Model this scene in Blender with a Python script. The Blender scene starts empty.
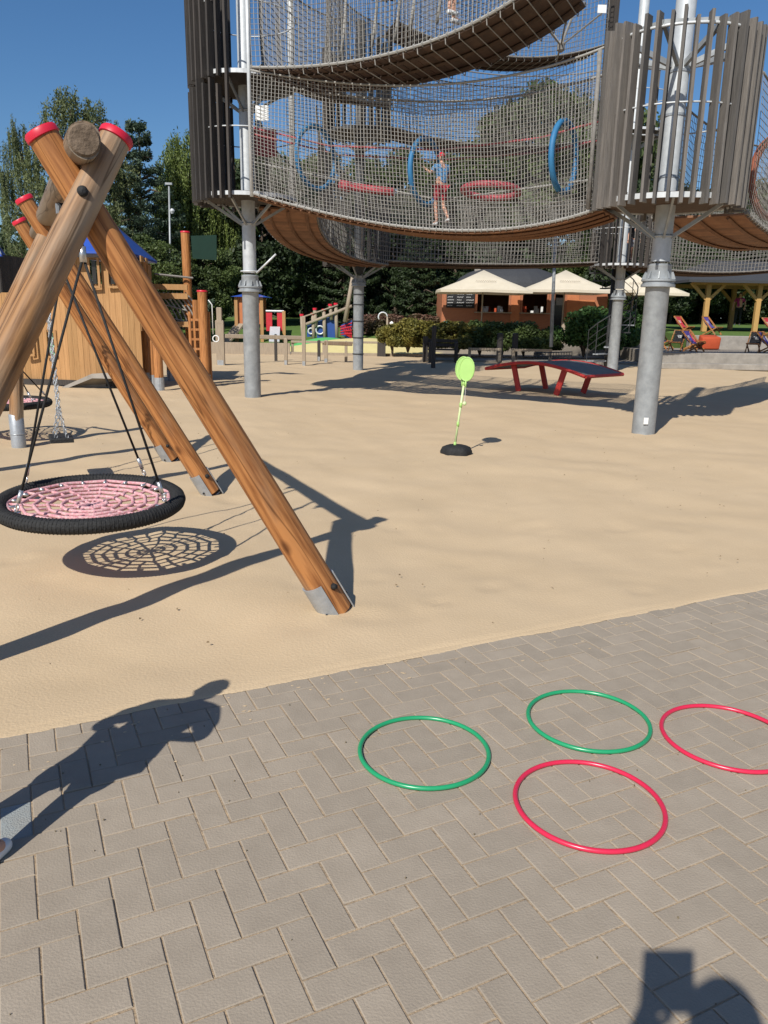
import bpy, math, random
import numpy as np
from mathutils import Vector, Matrix, Quaternion
random.seed(7); rng = np.random.default_rng(7)
R = math.radians
scene = bpy.context.scene
COL = scene.collection
# ------------------------------------------------------------------ camera
F, PITCH, ROLL, H = 770.0, R(14.35), R(1.0), 1.7
cf = Vector((0, math.cos(PITCH), -math.sin(PITCH)))
cu0 = Vector((0, math.sin(PITCH), math.cos(PITCH))); cr0 = Vector((1, 0, 0))
cr = cr0*math.cos(ROLL)+cu0*math.sin(ROLL); cu = -cr0*math.sin(ROLL)+cu0*math.cos(ROLL)
def ray(x, y): return cf+cr*((x-384)/F)-cu*((y-512)/F)
def g(x, y, z=0.0):
    d = ray(x, y); t = (z-H)/d.z; return Vector((0, 0, H))+d*t
def at(x, y, Y):
    d = ray(x, y); return Vector((0, 0, H))+d*(Y/d.y)
cam = bpy.data.cameras.new('camera'); cam.lens = 36*F/1024; cam.sensor_width = 36; cam.clip_start = .02; cam.clip_end = 6000
co = bpy.data.objects.new('camera', cam); COL.objects.link(co)
M = Matrix((( cr.x, cu.x, -cf.x), (cr.y, cu.y, -cf.y), (cr.z, cu.z, -cf.z))).to_4x4()
M.translation = (0, 0, H); co.matrix_world = M; scene.camera = co
# ------------------------------------------------------------------ light
AZ, EL = R(26.5), R(41.7)
w = bpy.data.worlds.new('World'); scene.world = w; w.use_nodes = True
nt = w.node_tree; bg = nt.nodes['Background']; sk = nt.nodes.new('ShaderNodeTexSky')
sk.sky_type = 'NISHITA'; sk.sun_disc = False; sk.sun_elevation = EL; sk.sun_rotation = math.pi+AZ
sk.air_density = 1.0; sk.dust_density = 1.0; sk.ozone_density = 6.0; sk.altitude = 100
hs = nt.nodes.new('ShaderNodeHueSaturation'); hs.inputs['Saturation'].default_value = 1.14; hs.inputs['Value'].default_value = 1.04
nt.links.new(sk.outputs[0], hs.inputs['Color']); nt.links.new(hs.outputs[0], bg.inputs[0]); bg.inputs[1].default_value = 0.070
sl = bpy.data.lights.new('sun', 'SUN'); sl.energy = 3.9; sl.angle = R(.53); sl.color = (1, .96, .885)
so = bpy.data.objects.new('sun', sl); COL.objects.link(so)
so.rotation_mode = 'QUATERNION'
so.rotation_quaternion = Vector((math.sin(AZ)*math.cos(EL), math.cos(AZ)*math.cos(EL), -math.sin(EL))).to_track_quat('-Z', 'Y')
so.location = (-10, -20, 25)
vs = scene.view_settings; vs.view_transform = 'Standard'; vs.look = 'None'; vs.gamma = 1; vs.exposure = 0.45
# ------------------------------------------------------------------ materials
def mat(name, c1, c2=None, scale=8, rough=.7, bump=0., bscale=None, stretch=(1, 1, 1), metal=0., vary=None, coord='Object', detail=5, contrast=(.3, .7), spec=.4, transl=0.):
    m = bpy.data.materials.new(name); m.use_nodes = True; n = m.node_tree.nodes; L = m.node_tree.links
    b = n['Principled BSDF']; b.inputs['Roughness'].default_value = rough; b.inputs['Metallic'].default_value = metal
    b.inputs['Specular IOR Level'].default_value = spec
    c2 = c2 or tuple(x*.75 for x in c1)
    tc = n.new('ShaderNodeTexCoord'); mp = n.new('ShaderNodeMapping'); mp.inputs['Scale'].default_value = stretch
    L.new(tc.outputs[coord], mp.inputs['Vector'])
    nz = n.new('ShaderNodeTexNoise'); nz.inputs['Scale'].default_value = scale; nz.inputs['Detail'].default_value = detail; nz.inputs['Roughness'].default_value = .62
    L.new(mp.outputs[0], nz.inputs['Vector'])
    rp = n.new('ShaderNodeValToRGB'); rp.color_ramp.elements[0].position = contrast[0]; rp.color_ramp.elements[1].position = contrast[1]
    rp.color_ramp.elements[0].color = (*c1, 1); rp.color_ramp.elements[1].color = (*c2, 1)
    L.new(nz.outputs['Fac'], rp.inputs[0]); out = rp.outputs[0]
    if vary:
        at_ = n.new('ShaderNodeAttribute'); at_.attribute_name = 'v'
        mx = n.new('ShaderNodeMixRGB'); mx.blend_type = 'MULTIPLY'; mx.inputs[0].default_value = 1
        r2 = n.new('ShaderNodeValToRGB'); r2.color_ramp.elements[0].color = (*vary[0], 1); r2.color_ramp.elements[1].color = (*vary[1], 1)
        L.new(at_.outputs['Fac'], r2.inputs[0]); L.new(out, mx.inputs[1]); L.new(r2.outputs[0], mx.inputs[2]); out = mx.outputs[0]
    L.new(out, b.inputs['Base Color'])
    if bump:
        bn = n.new('ShaderNodeBump'); bn.inputs['Strength'].default_value = bump; bn.inputs['Distance'].default_value = .02
        n2 = n.new('ShaderNodeTexNoise'); n2.inputs['Scale'].default_value = bscale or scale*3; n2.inputs['Detail'].default_value = 6
        L.new(mp.outputs[0], n2.inputs['Vector']); L.new(n2.outputs['Fac'], bn.inputs['Height']); L.new(bn.outputs[0], b.inputs['Normal'])
    if transl:
        t = n.new('ShaderNodeBsdfTranslucent'); L.new(out, t.inputs[0]); ms = n.new('ShaderNodeMixShader'); ms.inputs[0].default_value = transl
        L.new(b.outputs[0], ms.inputs[1]); L.new(t.outputs[0], ms.inputs[2]); L.new(ms.outputs[0], n['Material Output'].inputs[0])
    return m
def woodmat(name, base, dark, grey, ggrey=.5, ring=9., bump=.25):
    """log wood: grain along local Z, growth streaks, grey weathering patches"""
    m = bpy.data.materials.new(name); m.use_nodes = True; n = m.node_tree.nodes; L = m.node_tree.links
    b = n['Principled BSDF']; b.inputs['Roughness'].default_value = .6; b.inputs['Specular IOR Level'].default_value = .3
    tc = n.new('ShaderNodeTexCoord'); mp = n.new('ShaderNodeMapping'); mp.inputs['Scale'].default_value = (1, 1, .09)
    L.new(tc.outputs['Object'], mp.inputs[0])
    nz = n.new('ShaderNodeTexNoise'); nz.inputs['Scale'].default_value = 3.; nz.inputs['Detail'].default_value = 3; L.new(mp.outputs[0], nz.inputs[0])
    wv = n.new('ShaderNodeTexWave'); wv.bands_direction = 'X'; wv.inputs['Scale'].default_value = ring; wv.inputs['Distortion'].default_value = 6; wv.inputs['Detail'].default_value = 3; wv.inputs['Detail Scale'].default_value = 2.0
    L.new(mp.outputs[0], wv.inputs[0])
    fine = n.new('ShaderNodeTexNoise'); fine.inputs['Scale'].default_value = 60; fine.inputs['Detail'].default_value = 5; L.new(mp.outputs[0], fine.inputs[0])
    rp = n.new('ShaderNodeValToRGB'); e = rp.color_ramp.elements; e[0].position = .25; e[1].position = .66; e[0].color = (*dark, 1); e[1].color = (*base, 1)
    mxf = n.new('ShaderNodeMath'); mxf.operation = 'MULTIPLY_ADD'; mxf.inputs[1].default_value = .35
    ad = n.new('ShaderNodeMath'); ad.operation = 'MULTIPLY'; ad.inputs[1].default_value = .75
    L.new(wv.outputs['Fac'], mxf.inputs[0]); L.new(fine.outputs['Fac'], ad.inputs[0]); L.new(ad.outputs[0], mxf.inputs[2]); L.new(mxf.outputs[0], rp.inputs[0])
    n3 = n.new('ShaderNodeTexNoise'); n3.inputs['Scale'].default_value = 2.2; n3.inputs['Detail'].default_value = 6
    mp3 = n.new('ShaderNodeMapping'); mp3.inputs['Scale'].default_value = (1.6, 1.6, .35); L.new(tc.outputs['Object'], mp3.inputs[0]); L.new(mp3.outputs[0], n3.inputs[0])
    r3 = n.new('ShaderNodeValToRGB'); r3.color_ramp.elements[0].position = .62-ggrey*.3; r3.color_ramp.elements[1].position = .82-ggrey*.3
    L.new(n3.outputs['Fac'], r3.inputs[0])
    mx = n.new('ShaderNodeMixRGB'); mx.inputs[2].default_value = (*grey, 1); L.new(r3.outputs[0], mx.inputs[0]); L.new(rp.outputs[0], mx.inputs[1])
    # knots
    vo = n.new('ShaderNodeTexVoronoi'); vo.inputs['Scale'].default_value = 2.6
    mp4 = n.new('ShaderNodeMapping'); mp4.inputs['Scale'].default_value = (1.5, 1.5, .8); L.new(tc.outputs['Object'], mp4.inputs[0]); L.new(mp4.outputs[0], vo.inputs[0])
    r4 = n.new('ShaderNodeValToRGB'); r4.color_ramp.elements[0].position = .05; r4.color_ramp.elements[1].position = .13; r4.color_ramp.elements[0].color = (.35, .3, .28, 1)
    L.new(vo.outputs['Distance'], r4.inputs[0])
    m4 = n.new('ShaderNodeMixRGB'); m4.blend_type = 'MULTIPLY'; m4.inputs[0].default_value = .8; L.new(mx.outputs[0], m4.inputs[1]); L.new(r4.outputs[0], m4.inputs[2])
    # drying cracks: thin dark lines along the grain
    nc = n.new('ShaderNodeTexNoise'); nc.inputs['Scale'].default_value = 9; nc.inputs['Detail'].default_value = 2
    mp5 = n.new('ShaderNodeMapping'); mp5.inputs['Scale'].default_value = (1, 1, .05); L.new(tc.outputs['Object'], mp5.inputs[0]); L.new(mp5.outputs[0], nc.inputs[0])
    r5 = n.new('ShaderNodeValToRGB'); q = r5.color_ramp.elements; q[0].position = .485; q[0].color = (1, 1, 1, 1); q[1].position = .5; q[1].color = (.3, .25, .2, 1); k = q.new(.515); k.color = (1, 1, 1, 1)
    L.new(nc.outputs['Fac'], r5.inputs[0])
    m5 = n.new('ShaderNodeMixRGB'); m5.blend_type = 'MULTIPLY'; m5.inputs[0].default_value = .85; L.new(m4.outputs[0], m5.inputs[1]); L.new(r5.outputs[0], m5.inputs[2])
    L.new(m5.outputs[0], b.inputs['Base Color'])
    bn = n.new('ShaderNodeBump'); bn.inputs['Strength'].default_value = bump; bn.inputs['Distance'].default_value = .008
    L.new(mxf.outputs[0], bn.inputs['Height']); L.new(bn.outputs[0], b.inputs['Normal'])
    return m
MT = {}
MT['log'] = woodmat('log_orange', (.45, .195, .065), (.22, .08, .024), (.30, .20, .12), .3, bump=.4)
MT['loggrey'] = woodmat('log_weathered', (.32, .165, .068), (.13, .06, .024), (.32, .25, .18), .85, bump=.4)
MT['beam'] = woodmat('beam_grey', (.26, .18, .115), (.14, .095, .06), (.24, .19, .14), .8)
MT['logend'] = mat('log_end', (.20, .145, .10), (.10, .07, .045), 16, .9, .5)
MT['plank'] = mat('castle_plank', (.46, .265, .11), (.34, .185, .07), 3, .7, .2, 20, (9, 9, .6), vary=((.8, .78, .74), (1.05, 1, 1)))
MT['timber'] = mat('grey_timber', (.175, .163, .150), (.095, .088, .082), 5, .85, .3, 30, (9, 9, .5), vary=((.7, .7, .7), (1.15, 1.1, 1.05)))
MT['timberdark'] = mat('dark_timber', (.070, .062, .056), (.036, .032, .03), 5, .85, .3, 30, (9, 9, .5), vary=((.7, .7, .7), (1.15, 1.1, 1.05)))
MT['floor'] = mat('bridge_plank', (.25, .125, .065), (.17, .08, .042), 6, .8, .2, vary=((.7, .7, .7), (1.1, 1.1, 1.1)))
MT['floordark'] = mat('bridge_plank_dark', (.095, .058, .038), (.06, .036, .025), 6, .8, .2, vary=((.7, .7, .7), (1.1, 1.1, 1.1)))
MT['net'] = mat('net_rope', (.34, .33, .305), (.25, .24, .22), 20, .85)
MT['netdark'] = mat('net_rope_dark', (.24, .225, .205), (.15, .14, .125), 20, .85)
MT['steel'] = mat('galvanised', (.34, .36, .37), (.245, .26, .27), 7, .5, .05, 20, metal=.25, contrast=(.35, .65), detail=8)
MT['steellt'] = mat('galvanised_light', (.62, .64, .65), (.5, .52, .53), 10, .5, metal=.2)
MT['steelmid'] = mat('galvanised_mid', (.50, .52, .53), (.40, .42, .43), 10, .55, metal=.15)
MT['steeldk'] = mat('steel_dark', (.05, .052, .055), (.03, .031, .033), 8, .6)
MT['zinc'] = mat('zinc_shoe', (.42, .44, .46), (.30, .32, .34), 12, .42, .1, metal=.4)
MT['redcap'] = mat('red_plastic', (.62, .02, .045), (.52, .018, .04), 6, .4)
MT['black'] = mat('black_rubber', (.022, .022, .022), (.012, .012, .012), 40, .75, .5, 60)
MT['blackrope'] = mat('black_rope', (.02, .02, .02), (.01, .01, .01), 60, .8)
MT['pink'] = mat('pink_rope', (.52, .17, .21), (.66, .46, .45), 60, .85, .3, 90)
MT['chrome'] = mat('chrome', (.6, .6, .6), (.5, .5, .5), 10, .3, metal=.8)
MT['blueroof'] = mat('blue_roof', (.03, .09, .42), (.025, .075, .36), 5, .5)
MT['bluering'] = mat('blue_tube', (.03, .17, .34), (.025, .13, .28), 5, .6)
MT['redfloat'] = mat('red_tube', (.42, .07, .085), (.34, .05, .065), 5, .6)
MT['pinkrope'] = mat('rope_red', (.42, .10, .11), (.34, .08, .09), 5, .8)
MT['green'] = mat('lime_plastic', (.36, .58, .17), (.32, .52, .15), 5, .4)
MT['limepole'] = mat('lime_pole', (.58, .70, .36), (.52, .64, .32), 5, .4)
MT['hoopg'] = mat('hoop_green', (.02, .30, .125), (.018, .27, .11), 5, .28, spec=.5)
MT['hoopr'] = mat('hoop_red', (.62, .025, .07), (.56, .022, .06), 5, .28, spec=.5)
MT['red'] = mat('red_paint', (.62, .055, .045), (.52, .045, .035), 5, .45)
MT['tabletop'] = mat('table_top', (.24, .225, .20), (.18, .17, .155), 5, .6)
MT['white'] = mat('white_paint', (.75, .75, .73), (.66, .66, .64), 5, .5)
MT['skin'] = mat('skin', (.55, .30, .21), (.50, .27, .18), 8, .55)
MT['hair'] = mat('hair', (.08, .05, .03), (.05, .03, .02), 40, .6)
MT['shirtb'] = mat('shirt_blue', (.10, .27, .50), (.08, .23, .44), 12, .9)
MT['shortr'] = mat('shorts_red', (.40, .03, .05), (.34, .025, .04), 12, .9)
MT['clothdk'] = mat('cloth_black', (.02, .02, .022), (.014, .014, .016), 12, .9)
MT['clothgr'] = mat('cloth_grey', (.2, .2, .22), (.16, .16, .18), 12, .9)
MT['cream'] = mat('umbrella_cloth', (.70, .62, .48), (.64, .565, .43), 3, .9, transl=.15)
MT['terracotta'] = mat('kiosk_wood', (.40, .155, .075), (.30, .11, .052), 4, .75, .3, 20, (1, 1, 14))
MT['kioskorange'] = mat('kiosk_orange', (.50, .18, .07), (.42, .14, .055), 4, .7, .1)
MT['slate'] = mat('slate_roof', (.05, .052, .056), (.035, .036, .04), 20, .8, .4)
MT['boardblack'] = mat('chalkboard', (.015, .015, .017), (.01, .01, .012), 5, .6)
MT['openshade'] = mat('opening_shade', (.03, .028, .026), (.018, .017, .016), 5, .2)  # near-black colour that paints the shade inside openings
MT['concrete'] = mat('concrete', (.34, .31, .27), (.22, .20, .175), 3, .9, .3, 40)
MT['greywood'] = mat('pale_grey_wood', (.36, .29, .21), (.25, .20, .15), 5, .85, .2, 20, (9, 9, .6))
MT['postyellow'] = mat('pavilion_post', (.50, .30, .10), (.40, .23, .08), 5, .75, .2, 20, (9, 9, .6))
MT['redpanel'] = mat('red_panel', (.50, .025, .035), (.44, .02, .03), 5, .5)
MT['bluepanel'] = mat('blue_panel', (.025, .07, .27), (.02, .06, .23), 5, .5)
MT['rubbery'] = mat('rubber_yellow', (.62, .53, .25), (.56, .47, .21), 3, .9)
MT['rubberg'] = mat('rubber_green', (.10, .42, .13), (.09, .38, .11), 3, .9)
MT['purple'] = mat('cloth_purple', (.085, .06, .26), (.07, .05, .22), 12, .9)
MT['clothred'] = mat('cloth_red', (.45, .03, .05), (.38, .025, .04), 12, .9)
MT['orange'] = mat('orange_fabric', (.45, .075, .025), (.38, .06, .02), 5, .8)
MT['flag'] = mat('green_cloth', (.006, .03, .02), (.005, .024, .016), 5, .9)
MT['bark'] = mat('bark', (.12, .09, .065), (.07, .05, .035), 8, .95, .6, 25, (3, 3, .8))
def leafm(name, a, b_): return mat(name, a, b_, 1.2, .6, vary=((.55, .6, .5), (1.35, 1.3, 1.2)), transl=.22)
MT['l_birch'] = leafm('leaf_birch', (.15, .175, .075), (.11, .135, .06))
MT['l_pine'] = leafm('needle_pine', (.075, .115, .075), (.05, .08, .055))
MT['l_willow'] = leafm('leaf_willow', (.15, .19, .045), (.10, .14, .035))
MT['l_darkshade'] = leafm('leaf_dark_shade', (.045, .07, .025), (.025, .042, .016))  # dark foliage with the under-canopy shade painted into its colour
MT['l_mid'] = leafm('leaf_mid', (.09, .125, .035), (.06, .09, .028))
MT['l_hedge'] = leafm('leaf_hedge', (.20, .17, .035), (.13, .125, .03))
MT['l_bush'] = leafm('leaf_bush', (.07, .14, .035), (.045, .10, .028))
MT['l_flower'] = leafm('leaf_flower', (.17, .075, .065), (.07, .08, .035))
# ------------------------------------------------------------------ mesh builder
class MB:
    def __init__(s): s.v = []; s.f = []; s.a = []
    def add(s, vs_, fs, a=.5):
        o = len(s.v); s.v += [tuple(p) for p in vs_]
        for f in fs: s.f.append(tuple(i+o for i in f)); s.a.append(a)
    def box(s, c, d, rz=0, a=.5, M=None):
        hx, hy, hz = d[0]/2, d[1]/2, d[2]/2
        P = [Vector((x, y, z)) for z in (-hz, hz) for y in (-hy, hy) for x in (-hx, hx)]
        if M is None: M = Matrix.Translation(c) @ Matrix.Rotation(rz, 4, 'Z')
        else: M = Matrix.Translation(c) @ M
        s.add([M @ p for p in P], [(0, 2, 3, 1), (4, 5, 7, 6), (0, 1, 5, 4), (2, 6, 7, 3), (0, 4, 6, 2), (1, 3, 7, 5)], a); return s
    def bbox(s, c, d, rz=0, a=.5, b=.01):      # box with bevelled top edge
        hx, hy, hz = d[0]/2, d[1]/2, d[2]/2
        P = []
        for z, q in ((-hz, 0), (hz-b, 0), (hz, b)):
            P += [Vector((-hx+q, -hy+q, z)), Vector((hx-q, -hy+q, z)), Vector((hx-q, hy-q, z)), Vector((-hx+q, hy-q, z))]
        M = Matrix.Translation(c) @ Matrix.Rotation(rz, 4, 'Z')
        fs = [(3, 2, 1, 0), (8, 9, 10, 11)]
        for k in (0, 4):
            for i in range(4): j = (i+1) % 4; fs.append((k+i, k+j, k+4+j, k+4+i))
        s.add([M @ p for p in P], fs, a); return s
    def tube(s, pts, r, n=8, cap=True, a=.5, closed=False):
        pts = [Vector(p) for p in pts]; N = len(pts)
        rs = r if isinstance(r, (list, tuple)) else [r]*N
        up = None; V = []
        for i, p in enumerate(pts):
            if closed: t = pts[(i+1) % N]-pts[i-1]
            else: t = pts[min(i+1, N-1)]-pts[max(i-1, 0)]
            if t.length < 1e-9: t = Vector((0, 0, 1))
            t.normalize()
            if up is None: up = Vector((0, 0, 1)) if abs(t.z) < .9 else Vector((1, 0, 0))
            x = t.cross(up)
            if x.length < 1e-5: x = t.orthogonal()
            x.normalize(); y = x.cross(t); y.normalize(); up = y
            for k in range(n):
                q = 2*math.pi*k/n; V.append(p+x*(math.cos(q)*rs[i])+y*(math.sin(q)*rs[i]))
        fs = []
        for i in range(N if closed else N-1):
            j = (i+1) % N
            for k in range(n): l = (k+1) % n; fs.append((i*n+k, j*n+k, j*n+l, i*n+l))
        if cap and not closed: fs.append(tuple(range(n))); fs.append(tuple(reversed(range((N-1)*n, N*n))))
        s.add(V, fs, a); return s
    def ring(s, c, Rr, r, axis=(0, 0, 1), n=40, m=8, a=.5, sy=1, xd=None):
        ax = Vector(axis).normalized(); x = Vector(xd).normalized() if xd else ax.orthogonal().normalized(); y = ax.cross(x)
        return s.tube([Vector(c)+x*math.cos(t)*Rr+y*math.sin(t)*Rr*sy for t in [2*math.pi*i/n for i in range(n)]], r, m, closed=True, a=a)
    def lathe(s, c, prof, n=24, a=.5):
        V = []; c = Vector(c)
        for r, z in prof:
            for k in range(n): q = 2*math.pi*k/n; V.append(c+Vector((r*math.cos(q), r*math.sin(q), z)))
        fs = [(i*n+k, i*n+(k+1) % n, (i+1)*n+(k+1) % n, (i+1)*n+k) for i in range(len(prof)-1) for k in range(n)]
        fs.append(tuple(reversed(range(n)))); fs.append(tuple(range((len(prof)-1)*n, len(prof)*n)))
        s.add(V, fs, a); return s
    def prism(s, poly, h, M=Matrix.Identity(4), a=.5):   # poly in local xy, extruded along local z
        n = len(poly); V = [M @ Vector((x, y, 0)) for x, y in poly]+[M @ Vector((x, y, h)) for x, y in poly]
        s.add(V, [tuple(reversed(range(n))), tuple(range(n, 2*n))]+[(i, (i+1) % n, n+(i+1) % n, n+i) for i in range(n)], a); return s
    def beam(s, p, q, wx, wy, a=.5, up=(0, 0, 1)):
        p, q = Vector(p), Vector(q); d = q-p; L = d.length; d.normalize(); u = Vector(up)
        if abs(d.dot(u)) > .97: u = Vector((0, 1, 0))
        x = d.cross(u).normalized(); y = x.cross(d)
        Mx = Matrix((x, y, d)).transposed().to_4x4()
        return s.box((p+q)/2, (wx, wy, L), a=a, M=Mx)
def link(o, parent=None):
    COL.objects.link(o)
    if parent is not None:
        o.parent = parent
        if parent.type == 'EMPTY' or parent.parent is None:
            o.matrix_parent_inverse = WM[parent.name].inverted()
        else: o.matrix_parent_inverse = Matrix.Identity(4)
    return o
WM = {}
def build(name, mb, m, parent=None, smooth=False, M=None, bevel=0):
    me = bpy.data.meshes.new(name); me.from_pydata(mb.v, [], mb.f)
    at_ = me.attributes.new('v', 'FLOAT', 'FACE'); at_.data.foreach_set('value', mb.a)
    if smooth: me.polygons.foreach_set('use_smooth', [True]*len(me.polygons))
    me.materials.append(MT[m] if isinstance(m, str) else m); me.update()
    o = bpy.data.objects.new(name, me); Mw = M or Matrix.Identity(4)
    COL.objects.link(o)
    if parent is not None:
        o.parent = parent; o.matrix_parent_inverse = WM[parent.name].inverted()
    o.matrix_basis = Mw; WM[o.name] = Mw
    if smooth == 'auto':
        try: me.set_sharp_from_angle(angle=R(40))
        except Exception: pass
    if bevel:
        bv = o.modifiers.new('bevel', 'BEVEL'); bv.width = bevel; bv.segments = 2; bv.limit_method = 'ANGLE'
    return o
def thing(name, label, cat, loc=(0, 0, 0), group=None):
    o = bpy.data.objects.new(name, None); COL.objects.link(o); o.location = loc; o.empty_display_size = .1
    WM[o.name] = Matrix.Translation(Vector(loc)); o['label'] = label; o['category'] = cat
    if group: o['group'] = group
    return o
def tag(o, label, cat, group=None):
    o['label'] = label; o['category'] = cat
    if group: o['group'] = group
    return o
def struct(name, mb, m, smooth=False):
    o = build(name, mb, m, None, smooth); o['kind'] = 'structure'; return o
def copy_tree(o, parent=None):
    c = o.copy(); COL.objects.link(c); c.parent = parent
    for ch in [x for x in ALLCH(o)]: copy_tree(ch, c)
    return c
def ALLCH(o): return list(o.children)
def logobj(name, p, q, r, m, parent, wob=.02, seed=0, r1=None, n=28):
    p, q = Vector(p), Vector(q); d = q-p; L = d.length; rot = d.to_track_quat('Z', 'Y').to_matrix().to_4x4()
    rr = random.Random(seed+17); b = MB(); K = 14; r1 = r1 or r; V = []; ph = [rr.uniform(0, 6) for _ in range(4)]
    for i in range(K+1):
        t = i/K; z = L*t
        for k in range(n):
            a = 2*math.pi*k/n; w_ = 1+wob*(math.sin(2*a+ph[0]+t*3)+.5*math.sin(3*a+ph[1]-t*5)+.6*math.sin(t*9+ph[2]))
            V.append(Vector(((r+(r1-r)*t)*w_*math.cos(a), (r+(r1-r)*t)*w_*math.sin(a), z)))
    fs = [(i*n+k, i*n+(k+1) % n, (i+1)*n+(k+1) % n, (i+1)*n+k) for i in range(K) for k in range(n)]
    fs += [tuple(reversed(range(n))), tuple(range(K*n, K*n+n))]
    b.add(V, fs); o = build(name, b, m, parent, 'auto', Matrix.Translation(p) @ rot); return o

# ================================================================== GROUND
E0 = g(0, 737); E1 = g(768, 588); e1 = (E1-E0).normalized(); e2 = Vector((-e1.y, e1.x, 0)); RZ = math.atan2(e1.y, e1.x)
def fr(a, b, z=0.): p = E0+e1*a+e2*b; return Vector((p.x, p.y, z))
def vnoise(x, y, seed=0):
    r = 0
    for k, (f_, am) in enumerate(((.35, 1.), (.9, .55), (2.1, .32), (4.7, .16), (10., .07))):
        r += am*math.sin(x*f_*1.3+1.7*math.sin(y*f_*.9+k+seed)+k*2.1)*math.sin(y*f_*1.1+1.9*math.sin(x*f_*.8-k)+k)
    return r
b = MB(); b.add([(-3000, -3000, -.12), (3000, -3000, -.12), (3000, 3000, -.12), (-3000, 3000, -.12)], [(0, 1, 2, 3)])
struct('ground', b, mat('ground_grass', (.06, .10, .025), (.09, .12, .04), .4, .95))
# sand
b = MB(); xs = []; x = 0
def axis(lo, hi, c, d0, gr):
    out = [c]; d = d0; p = c
    while p < hi: p += d; d *= gr; out.append(p)
    q = c; d = d0
    while q > lo: q -= d; d *= gr; out.insert(0, q)
    return out
AX = axis(-35, 60, 2, .06, 1.012); AY = [0.0]; d = .045
while AY[-1] < 39: AY.append(AY[-1]+d); d *= 1.013
prints = [(random.uniform(-8, 12), random.uniform(.3, 16), random.uniform(.05, .13), random.uniform(.004, .014)) for _ in range(700)]
AXn, AYn = np.array(AX), np.array(AY); GX, GY = np.meshgrid(AXn, AYn); Z = np.zeros_like(GX)
for k, (f_, am) in enumerate(((.5, .018), (1.3, .015), (3.1, .010), (6.7, .0035), (13., .0016))):
    Z += am*np.sin(GX*f_*1.3+1.7*np.sin(GY*f_*.9+k)+k*2.1)*np.sin(GY*f_*1.1+1.9*np.sin(GX*f_*.8-k)+k)
for (px, py, pr_, pd) in prints:
    q = ((GX-px)**2+(GY-py)**2)/pr_**2; Z += pd*(-np.exp(-q)+.5*np.exp(-(np.sqrt(q)-1.5)**2*2))
Z -= .006; Z *= np.clip(GY/.5+.25, 0, 1)
Z = np.where(GY < .02, -.012, Z); Z = np.maximum(Z, -.06)
V = [tuple(fr(GX[i, j], GY[i, j], float(Z[i, j]))) for i in range(len(AY)) for j in range(len(AX))]
nx = len(AX); b.add(V, [(i*nx+j, i*nx+j+1, (i+1)*nx+j+1, (i+1)*nx+j) for i in range(len(AY)-1) for j in range(nx-1)])
sand = mat('sand', (.545, .412, .26), (.485, .362, .222), 1.1, .95, .22, 70, contrast=(.25, .75), detail=9)
struct('sand', b, sand, True)
# paving : herringbone of real blocks
U = .205/2; b = MB(); bed = MB(); rr = random.Random(3)
pavs = []
i0, i1, j0, j1 = int(-3.2/U), int(6.6/U), int(-5.6/U), 1
bluekey = None; tgt = g(10, 815)
for j in range(j0, j1+1):
    for i in range(i0, i1+1):
        dd = (i-j) % 4
        if dd == 0: x0, y0, x1, y1 = i, j, i+2, j+1
        elif dd == 3: x0, y0, x1, y1 = i, j, i+1, j+2
        else: continue
        x0, x1, y0, y1 = x0*U, x1*U, y0*U, y1*U
        y1 = min(y1, 0)
        if y1-y0 < .02: continue
        gp = .0024; x0 += gp; x1 -= gp; y0 += gp; y1 -= gp
        c = fr((x0+x1)/2, (y0+y1)/2, -.04+rr.gauss(0, .0012))
        isb = (x0 < (tgt-E0).dot(e1) < x1) and (y0 < (tgt-E0).dot(e2) < y1)
        if isb: pavs.append((c, x1-x0, y1-y0)); continue
        b.bbox(c, (x1-x0, y1-y0, .08), RZ+rr.gauss(0, .004), rr.random(), .0028)
paver = mat('paver', (.335, .282, .218), (.28, .234, .180), 9, .9, .18, 140, vary=((.93, .925, .92), (1.07, 1.06, 1.05)), detail=10, contrast=(.25, .75), coord='Object')
struct('paving', b, paver)
b2 = MB()
for c, dx, dy in pavs: b2.bbox(c, (dx, dy, .08), RZ, .5, .0035)
if pavs: struct('bluish_paver', b2, mat('paver_blue', (.28, .305, .30), (.27, .262, .235), 9, .9, .4, 160))  # single block in a bluish tint
bed.add([fr(-3.2, -5.7, -.004), fr(6.6, -5.7, -.004), fr(6.6, 0, -.004), fr(-3.2, 0, -.004)], [(0, 1, 2, 3)])
struct('joint_sand', bed, mat('joint_sand', (.42, .31, .195), (.26, .195, .13), 14, .95, .5, 80))
bed = MB()
for a0, a1, b0, b1 in ((-40, -3.2, -40, 0), (6.6, 40, -40, 0), (-3.2, 6.6, -40, -5.7)):
    bed.add([fr(a0, b0, -.004), fr(a1, b0, -.004), fr(a1, b1, -.004), fr(a0, b1, -.004)], [(0, 1, 2, 3)])
struct('pavement', bed, paver)
b = MB(); rj = random.Random(21); N_ = 900; V = []
for i in range(N_+1):
    a = -3.2+9.8*i/N_; wv = .010+.008*math.sin(a*2.1+1)**2+.004*math.sin(a*7.3)+.003*math.sin(a*19.)+.002*math.sin(a*53.)+rj.uniform(-.003, .003)
    V += [fr(a, .03, .004), fr(a, -max(.002, wv)*.4, .0035), fr(a, -max(.004, wv), .0006)]
b.add(V, [(3*i+k+1, 3*i+k+4, 3*i+k+3, 3*i+k) for i in range(N_) for k in (0, 1)])
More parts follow.
